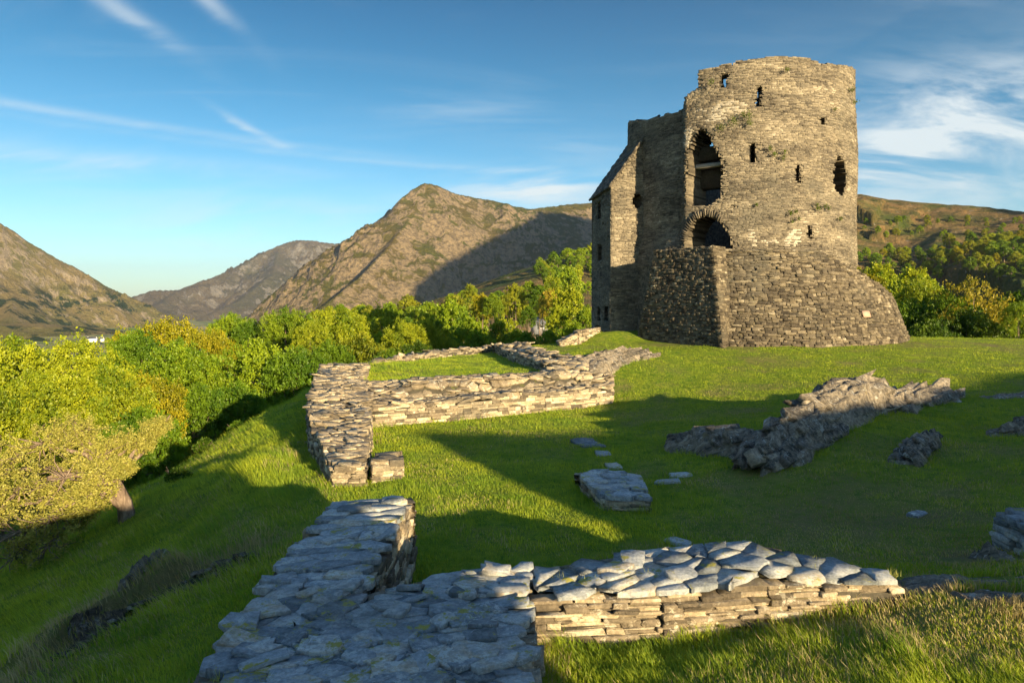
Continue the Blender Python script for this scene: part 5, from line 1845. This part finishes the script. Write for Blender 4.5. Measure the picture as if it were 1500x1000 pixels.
TREES = [
    ('full', 20, 498, 80, 36, 'yg', 'rounded bright tree at the edge of the lower wood, behind the pale hawthorn'),
    ('full2', 112, 495, 75, 38, 'yg', 'broad sunlit tree with a lumpy yellow-green crown, second from the picture edge'),
    ('full', -70, 490, 90, 32, 'yg', 'sunlit crown cut by the picture edge above the hawthorn'),
    ('full2', 60, 545, 75, 27, 'yg', 'lower bright crown directly above the pale hawthorn'),
    ('full', 150, 540, 75, 29, 'yg', 'yellow-green crown between the hawthorn and the broad dome of the wood'),
    ('oak', 212, 548, 60, 31, 'or', 'golden orange crown in front of the large green dome'),
    ('full', -10, 570, 80, 22, 'yg', 'gold-lit crown just behind the hawthorn at the picture edge'),
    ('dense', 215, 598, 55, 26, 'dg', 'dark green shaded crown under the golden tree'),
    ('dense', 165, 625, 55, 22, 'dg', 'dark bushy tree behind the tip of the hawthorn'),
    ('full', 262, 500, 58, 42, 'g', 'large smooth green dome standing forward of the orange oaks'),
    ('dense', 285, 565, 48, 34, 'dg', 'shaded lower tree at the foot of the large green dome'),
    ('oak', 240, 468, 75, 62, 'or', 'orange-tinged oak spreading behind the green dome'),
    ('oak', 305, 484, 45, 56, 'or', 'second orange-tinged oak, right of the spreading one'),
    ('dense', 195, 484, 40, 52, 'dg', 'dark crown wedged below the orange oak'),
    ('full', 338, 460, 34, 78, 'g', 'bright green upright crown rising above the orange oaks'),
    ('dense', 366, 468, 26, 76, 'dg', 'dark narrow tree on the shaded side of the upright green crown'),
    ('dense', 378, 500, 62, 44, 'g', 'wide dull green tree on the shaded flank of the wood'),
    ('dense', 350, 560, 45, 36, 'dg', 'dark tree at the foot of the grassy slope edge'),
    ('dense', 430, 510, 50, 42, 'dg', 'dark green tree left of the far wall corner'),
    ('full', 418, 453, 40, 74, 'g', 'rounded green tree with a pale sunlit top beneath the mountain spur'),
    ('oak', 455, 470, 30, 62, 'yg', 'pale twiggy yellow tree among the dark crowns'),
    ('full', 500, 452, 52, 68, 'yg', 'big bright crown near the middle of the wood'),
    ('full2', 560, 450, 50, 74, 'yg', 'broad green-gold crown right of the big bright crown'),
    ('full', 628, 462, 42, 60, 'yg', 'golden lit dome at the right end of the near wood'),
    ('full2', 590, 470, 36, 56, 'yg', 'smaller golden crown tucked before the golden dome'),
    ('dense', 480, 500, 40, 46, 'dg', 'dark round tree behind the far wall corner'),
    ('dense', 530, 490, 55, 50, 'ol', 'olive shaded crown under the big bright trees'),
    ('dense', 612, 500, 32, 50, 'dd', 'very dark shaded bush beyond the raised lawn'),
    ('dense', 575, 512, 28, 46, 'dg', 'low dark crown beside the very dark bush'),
    ('mid', 660, 440, 40, 110, 'g', 'green tree at the foot of the shaded mountain flank'),
    ('mid2', 690, 466, 32, 80, 'g', 'green tree in front of the bare rocky field'),
    ('mid', 735, 464, 34, 72, 'yg', 'yellow-green tree in front of the bare rocky field'),
    ('mid2', 700, 485, 36, 62, 'g', 'bushy tree low behind the loose stone edge'),
    ('mid', 757, 482, 24, 64, 'yg', 'small bright tree beside the grey cottage'),
    ('mid2', 774, 449, 10, 96, 'dg', 'dark conifer-like tree standing over the grey cottage'),
    ('mid', 817, 448, 19, 84, 'yg', 'bright tree close on the right of the grey cottage'),
    ('mid2', 838, 470, 26, 66, 'g', 'green tree between the cottage and the turret'),
    ('mid', 835, 420, 34, 110, 'yg', 'big bright spreading tree close to the turret'),
    ('mid2', 858, 452, 20, 80, 'g', 'dark tree beside the foot of the turret wall'),
    ('mid', 806, 424, 18, 130, 'br', 'brownish tree just in leaf above the rocky field'),
    ('bare', 793, 438, 20, 118, 'br', 'second brownish tree, lower, beside the rocky field'),
    ('mid', 688, 416, 12, 190, 'ol', 'single olive tree standing proud against the shaded mountain'),
    ('mid', 706, 430, 17, 165, 'or', 'orange-gold rounded tree above the pale rocks'),
    ('mid2', 722, 430, 14, 160, 'g', 'green tree beside the orange-gold tree'),
    ('mid', 730, 440, 10, 150, 'g', 'small green tree at the edge of the bare field'),
    ('mid', 754, 416, 20, 175, 'ol', 'olive tree on the field top under the hillside'),
    ('mid2', 775, 412, 14, 185, 'g', 'green tree right of the olive tree on the field top'),
    ('mid', 806, 404, 18, 180, 'yg', 'bright tree on the skyline of the field top'),
    ('mid2', 790, 418, 14, 170, 'dg', 'dark tree beside the bright skyline tree'),
    ('far', 832, 392, 20, 230, 'g', 'green tree below the scrubby slope'),
    ('far', 836, 392, 16, 300, 'yg', 'isolated yellow-green tree on the scrubby slope'),
    ('far2', 862, 412, 8, 200, 'g', 'small tree against the turret edge'),
    ('mid2', 803, 484, 17, 58, 'g', 'low green shrub-like tree right under the grey cottage'),
    ('mid2', 772, 486, 17, 56, 'dg', 'low dark tree left under the grey cottage'),
    ('mid', 838, 478, 16, 60, 'yg', 'low yellow-green tree before the short coursed wall'),
    ('mid2', 560, 488, 30, 60, 'g', 'middling green crown in the hollow of the wood'),
    ('mid2', 655, 490, 30, 66, 'dg', 'shaded tree between the golden dome and the field trees'),
    # beyond the tower on the right
    ('mid2', 1290, 388, 38, 110, 'yg', 'bright green crown beside the tower above the stair base'),
    ('mid', 1275, 402, 22, 90, 'or', 'orange-tinted bush against the tower side'),
    ('mid2', 1340, 395, 40, 100, 'yg', 'bright crown right of the tower, second along'),
    ('full', 1345, 408, 45, 78, 'yg', 'sunlit yellow-green tree behind the end of the stair base'),
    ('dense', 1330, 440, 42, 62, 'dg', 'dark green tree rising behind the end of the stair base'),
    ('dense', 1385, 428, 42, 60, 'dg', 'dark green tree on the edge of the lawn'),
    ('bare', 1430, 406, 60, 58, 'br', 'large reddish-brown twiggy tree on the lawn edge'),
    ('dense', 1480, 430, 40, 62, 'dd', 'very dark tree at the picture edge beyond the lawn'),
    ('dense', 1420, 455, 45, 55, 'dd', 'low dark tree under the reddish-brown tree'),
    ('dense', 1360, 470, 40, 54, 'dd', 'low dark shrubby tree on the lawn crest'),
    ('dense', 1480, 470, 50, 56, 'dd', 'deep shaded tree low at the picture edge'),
    ('oak', 1492, 442, 22, 52, 'g', 'small lighter tree before the very dark ones'),
    ('dense', 1530, 420, 50, 60, 'dg', 'dark tree cut by the picture edge beyond the lawn'),
    ('mid2', 1300, 452, 30, 75, 'dg', 'shaded tree behind the curved edge of the stair base'),
]
for kind, px, py, hw, D, tint, lab in TREES:
    tree_px(kind, px, py, hw, D, tint, lab)

# hillside trees right of the tower and left above the wood
placed = []


def scatter(n, pxr, pyr, label, group, tints, hr=(5, 9), seed=5, dr=(90, 520)):
    r_ = np.random.default_rng(seed)
    k = 0; tries = 0
    Ds = np.linspace(dr[0], dr[1], 240)
    while k < n and tries < 6000:
        tries += 1
        px = r_.uniform(*pxr); py = r_.uniform(*(pyr(px) if callable(pyr) else pyr))
        X = (px - CX) / F * Ds
        z = far_h(X, Ds)
        yy = HY - z / Ds * F
        hit = np.nonzero(yy < py)[0]
        if not len(hit):
            continue
        i = hit[0]
        x, y = X[i], Ds[i]
        if any((x - a) ** 2 + (y - b_) ** 2 < (3.6 + .008 * y) ** 2 for a, b_ in placed):
            continue
        placed.append((x, y))
        h = r_.uniform(*hr); w = h * r_.uniform(.34, .52)
        put_tree(r_.choice(['far', 'far2', 'far']), x, y, Hs(x, y) - .3, w, h, r_.choice(tints), label, group)
        k += 1


scatter(105, (1250, 1560), lambda px: (338 + (px - 1250) * .01, 412), 'small tree among the scrub woodland on the moorland hillside', 'trees scattered over the hillside beyond the tower', ['g', 'dg', 'ol', 'or', 'dg', 'yg'], (5, 10), 5, (110, 480))
scatter(34, (1250, 1560), (322, 350), 'dwarf tree high on the brown moor above the woodland', 'scattered dwarf trees on the upper moor', ['dg', 'ol', 'g'], (3, 6), 6, (200, 600))
scatter(34, (790, 880), lambda px: (372 - (px - 870) * .25, 412), 'scrubby tree on the dark slope left of the turret', 'scrub trees on the slope behind the turret', ['g', 'yg', 'dg', 'g'], (5, 9), 7, (150, 480))
scatter(60, (-60, 700), (476, 505), 'tree in the distant valley wood', 'distant trees filling the valley wood', ['g', 'dg', 'yg', 'ol'], (7, 11), 8, (90, 420))
scatter(26, (640, 800), (432, 470), 'small tree at the margin of the rocky field', 'trees round the rocky field', ['g', 'dg', 'yg'], (4, 7), 9, (90, 300))

# ------------------------------------------------------------------ the pale hawthorn on the slope
hx, hy = -7.25, 12.9
hz = Hs(hx, hy)
haw = thing('hawthorn_tree', 'leaning pale yellow hawthorn with a twisted trunk on the grassy slope', 'tree', (hx, hy, hz))
rngk = rng; rng = np.random.default_rng(44)
LOB = [(60, 650, 60, 12.6), (120, 632, 44, 12.8), (95, 700, 62, 12.2), (150, 668, 44, 12.7), (30, 715, 62, 12.2), (150, 704, 34, 12.3), (178, 684, 17, 12.5), (120, 728, 30, 12.1), (192, 650, 24, 12.9), (218, 634, 18, 13.0), (238, 624, 12, 13.1), (75, 755, 48, 12.0), (25, 780, 46, 12.0), (-20, 690, 60, 12.4), (120, 745, 34, 12.2), (70, 800, 42, 12.0), (20, 815, 34, 12.0), (-30, 750, 50, 12.2)]
tk = Geo(); tw = Geo()
t0 = np.array([hx, hy, hz - .15])
T = [t0, np.array(P(182, 735, 12.85)), np.array(P(172, 715, 12.75)), np.array(P(165, 700, 12.65))]
tube(tk, T, [.17, .13, .12, .10], 9)
tube(tk, [T[1] - (0, 0, .1), np.array(P(150, 722, 12.6)), np.array(P(120, 716, 12.4))], [.09, .06, .04], 7)
pts, tone = [], []
for i, (px, py, rp, D) in enumerate(LOB):
    c = np.array(P(px, py, D)); R_l = rp / F * D
    mid = (T[3] + c) / 2 + rng.normal(size=3) * .12 + np.array([0, 0, .08])
    tube(tk, [T[3], mid, c, c + (c - mid) * .5], [.06, .042, .026, .010], 6)
    for _ in range(16):
        d = rng.normal(size=3); d /= np.linalg.norm(d); d *= np.array([1, .8, .7])
        e = c + d * R_l * rng.uniform(.7, 1.1)
        m2 = (c + e) / 2 + rng.normal(size=3) * R_l * .12
        tube(tw, [c + d * .05, m2, e], [.016, .010, .004], 4)
        for _ in range(3):
            q = m2 + (e - m2) * rng.uniform(0, 1); f = q + rng.normal(size=3) * R_l * .25
            tube(tw, [q, (q + f) / 2 + rng.normal(size=3) * .02, f], [.006, .004, .002], 3)
            lower = py > 770
            nn_ = 9 if lower else 16
            for _ in range(6 if lower else 11):
                tt = rng.uniform(.2, 1.1)
                pc = q + (f - q) * tt + rng.normal(size=3) * .03
                pts.append(pc + rng.normal(size=(nn_ // 2, 3)) * .03); tone.append(np.full(nn_ // 2, rng.uniform(.2, .9)))
pts = np.concatenate(pts); tone = np.concatenate(tone)
g = Geo(); leaf_cloud(g, pts, len(pts), .020, up=.3, rb=tone)
g.build('crown', M['leaf_pale'], haw)
tk.build('trunk', M['bark'], haw)
tw.build('twigs', M['bark'], haw)
rng = rngk


def bush(px, py, r_px, D, tint, label, n=2600, size=.028, mat='leaf', dark=True):
    x, y, _ = P(px, py, D)
    z = Hs(x, y)
    R = r_px / F * D
    root = thing('bush', label, 'bush', (x, y, z))
    d = rng.normal(size=(n, 3)); d /= np.linalg.norm(d, axis=1, keepdims=True)
    rr = R * rng.uniform(.3, 1.05, (n, 1)) * (.7 + .6 * vnoise(d[:, 0] * 2 + 5, d[:, 1] * 2, d[:, 2] * 2)[:, None])
    pts = np.array([x, y, z + R * .5]) + d * rr * np.array([1, 1, .75])
    pts = pts[pts[:, 2] > z - .05]
    g = Geo(); leaf_cloud(g, pts, len(pts), size)
    o = g.build('foliage', M[mat], root); o.color = (*TINT[tint], 1)
    s = Geo()
    for _ in range(14):
        e = np.array([x, y, z]) + np.array([rng.normal() * .6, rng.normal() * .6, rng.uniform(.5, 1.2)]) * R
        tube(s, [(x, y, z - .05), (np.array([x, y, z]) + e) / 2 + rng.normal(size=3) * .04, e], [.014, .009, .004], 4)
    s.build('stem', M['bark'], root)


bush(262, 690, 18, 15.2, 'dd', 'small dark gorse bush on the slope near the hawthorn')
bush(300, 634, 16, 19.5, 'dd', 'grey-green thorn bush on the crest of the slope')
bush(348, 612, 14, 22.5, 'dg', 'low bush on the slope crest, near the wood edge')
bush(504, 708, 5, 12.2, 'yg', 'bright weeds growing in the split of the wall end', n=500, size=.02)

# ------------------------------------------------------------------ cottages
def cottage(name, label, px, py, D, w, d, h, rh, wallm, rot, chim=True, wins=3):
    x, y, z = P(px, py, D)
    root = thing(name, label, 'cottage', (x, y, z))
    root.rotation_euler = (0, 0, rot)

    def add(nm, fn, m, par=root):
        g = Geo(); fn(g)
        o = g.build(nm, m, loc=(0, 0, 0)); o.parent = par
        return o
    add('wall', lambda g: (box_geo(g, (0, 0, h / 2 - .6), (1, 0, 0), (0, 1, 0), (0, 0, 1), w / 2, d / 2, h / 2 + .6),
                           g.add([(-w / 2, -d / 2, h), (-w / 2, d / 2, h), (-w / 2, 0, h + rh), (w / 2, -d / 2, h), (w / 2, d / 2, h), (w / 2, 0, h + rh)], [(0, 1, 2), (3, 5, 4)])), wallm)
    e = .3

    def roof(g):
        for sgn in (-1, 1):
            a = [(-w / 2 - e, sgn * (d / 2 + e), h - e * rh / (d / 2)), (w / 2 + e, sgn * (d / 2 + e), h - e * rh / (d / 2)), (w / 2 + e, 0, h + rh), (-w / 2 - e, 0, h + rh)]
            v = [(p[0], p[1], p[2] + .03) for p in a] + [(p[0], p[1], p[2] + .18) for p in a]
            g.add(v, [(0, 1, 2, 3), (4, 5, 6, 7), (0, 1, 5, 4), (1, 2, 6, 5), (2, 3, 7, 6), (3, 0, 4, 7)])
    rf_ = add('roof', roof, M['slate_roof'])
    if chim:
        for sx in (-1, 1):
            add('chimney', lambda g: box_geo(g, (sx * (w / 2 - .5), 0, h + rh + .3), (1, 0, 0), (0, 1, 0), (0, 0, 1), .4, .35, .7), wallm, rf_)
    for i in range(wins):
        xx = (i - (wins - 1) / 2) * w / wins
        wd = add('window', lambda g: box_geo(g, (xx, -d / 2 - .01, h * .6), (1, 0, 0), (0, 1, 0), (0, 0, 1), .5, .03, .55), M['glass'])
        add('frame', lambda g: (box_geo(g, (xx, -d / 2 - .03, h * .6 - .6), (1, 0, 0), (0, 1, 0), (0, 0, 1), .62, .06, .06), box_geo(g, (xx, -d / 2 - .05, h * .6), (1, 0, 0), (0, 1, 0), (0, 0, 1), .03, .02, .55)), M['white'], wd)
    return root


cottage('cottage', 'small grey cottage with a slate roof half hidden among the trees', 789, 483, 205, 4.4, 3.6, 2.0, 1.7, M['grey_render'], .5, wins=1, chim=False)
cottage('cottage', 'long white cottage at the foot of the far hillside', 135, 500, 1350, 17, 8, 5.2, 3.2, M['white'], .1)
cottage('cottage', 'smaller white house right of the long white cottage in the valley', 149.5, 499.5, 1380, 6, 6, 4.6, 3, M['white'], -.3, wins=2)

# ------------------------------------------------------------------ air
hb = Geo()
box_geo(hb, (0, 3500, 440), (1, 0, 0), (0, 1, 0), (0, 0, 1), 12600, 12600, 540)
hzm, nt = new_mat('valley_haze')
b_ = NB(nt)
vol = b_.n('ShaderNodeVolumePrincipled', {'Color': (.80, .88, 1.0, 1), 'Density': .00004, 'Anisotropy': .3})
o_ = b_.n('ShaderNodeOutputMaterial')
nt.links.new(vol.outputs[0], o_.inputs['Volume'])
USE_HAZE = True
if USE_HAZE:
    tag(hb.build('haze', hzm), 'faint evening haze in the valley air', kind='stuff')
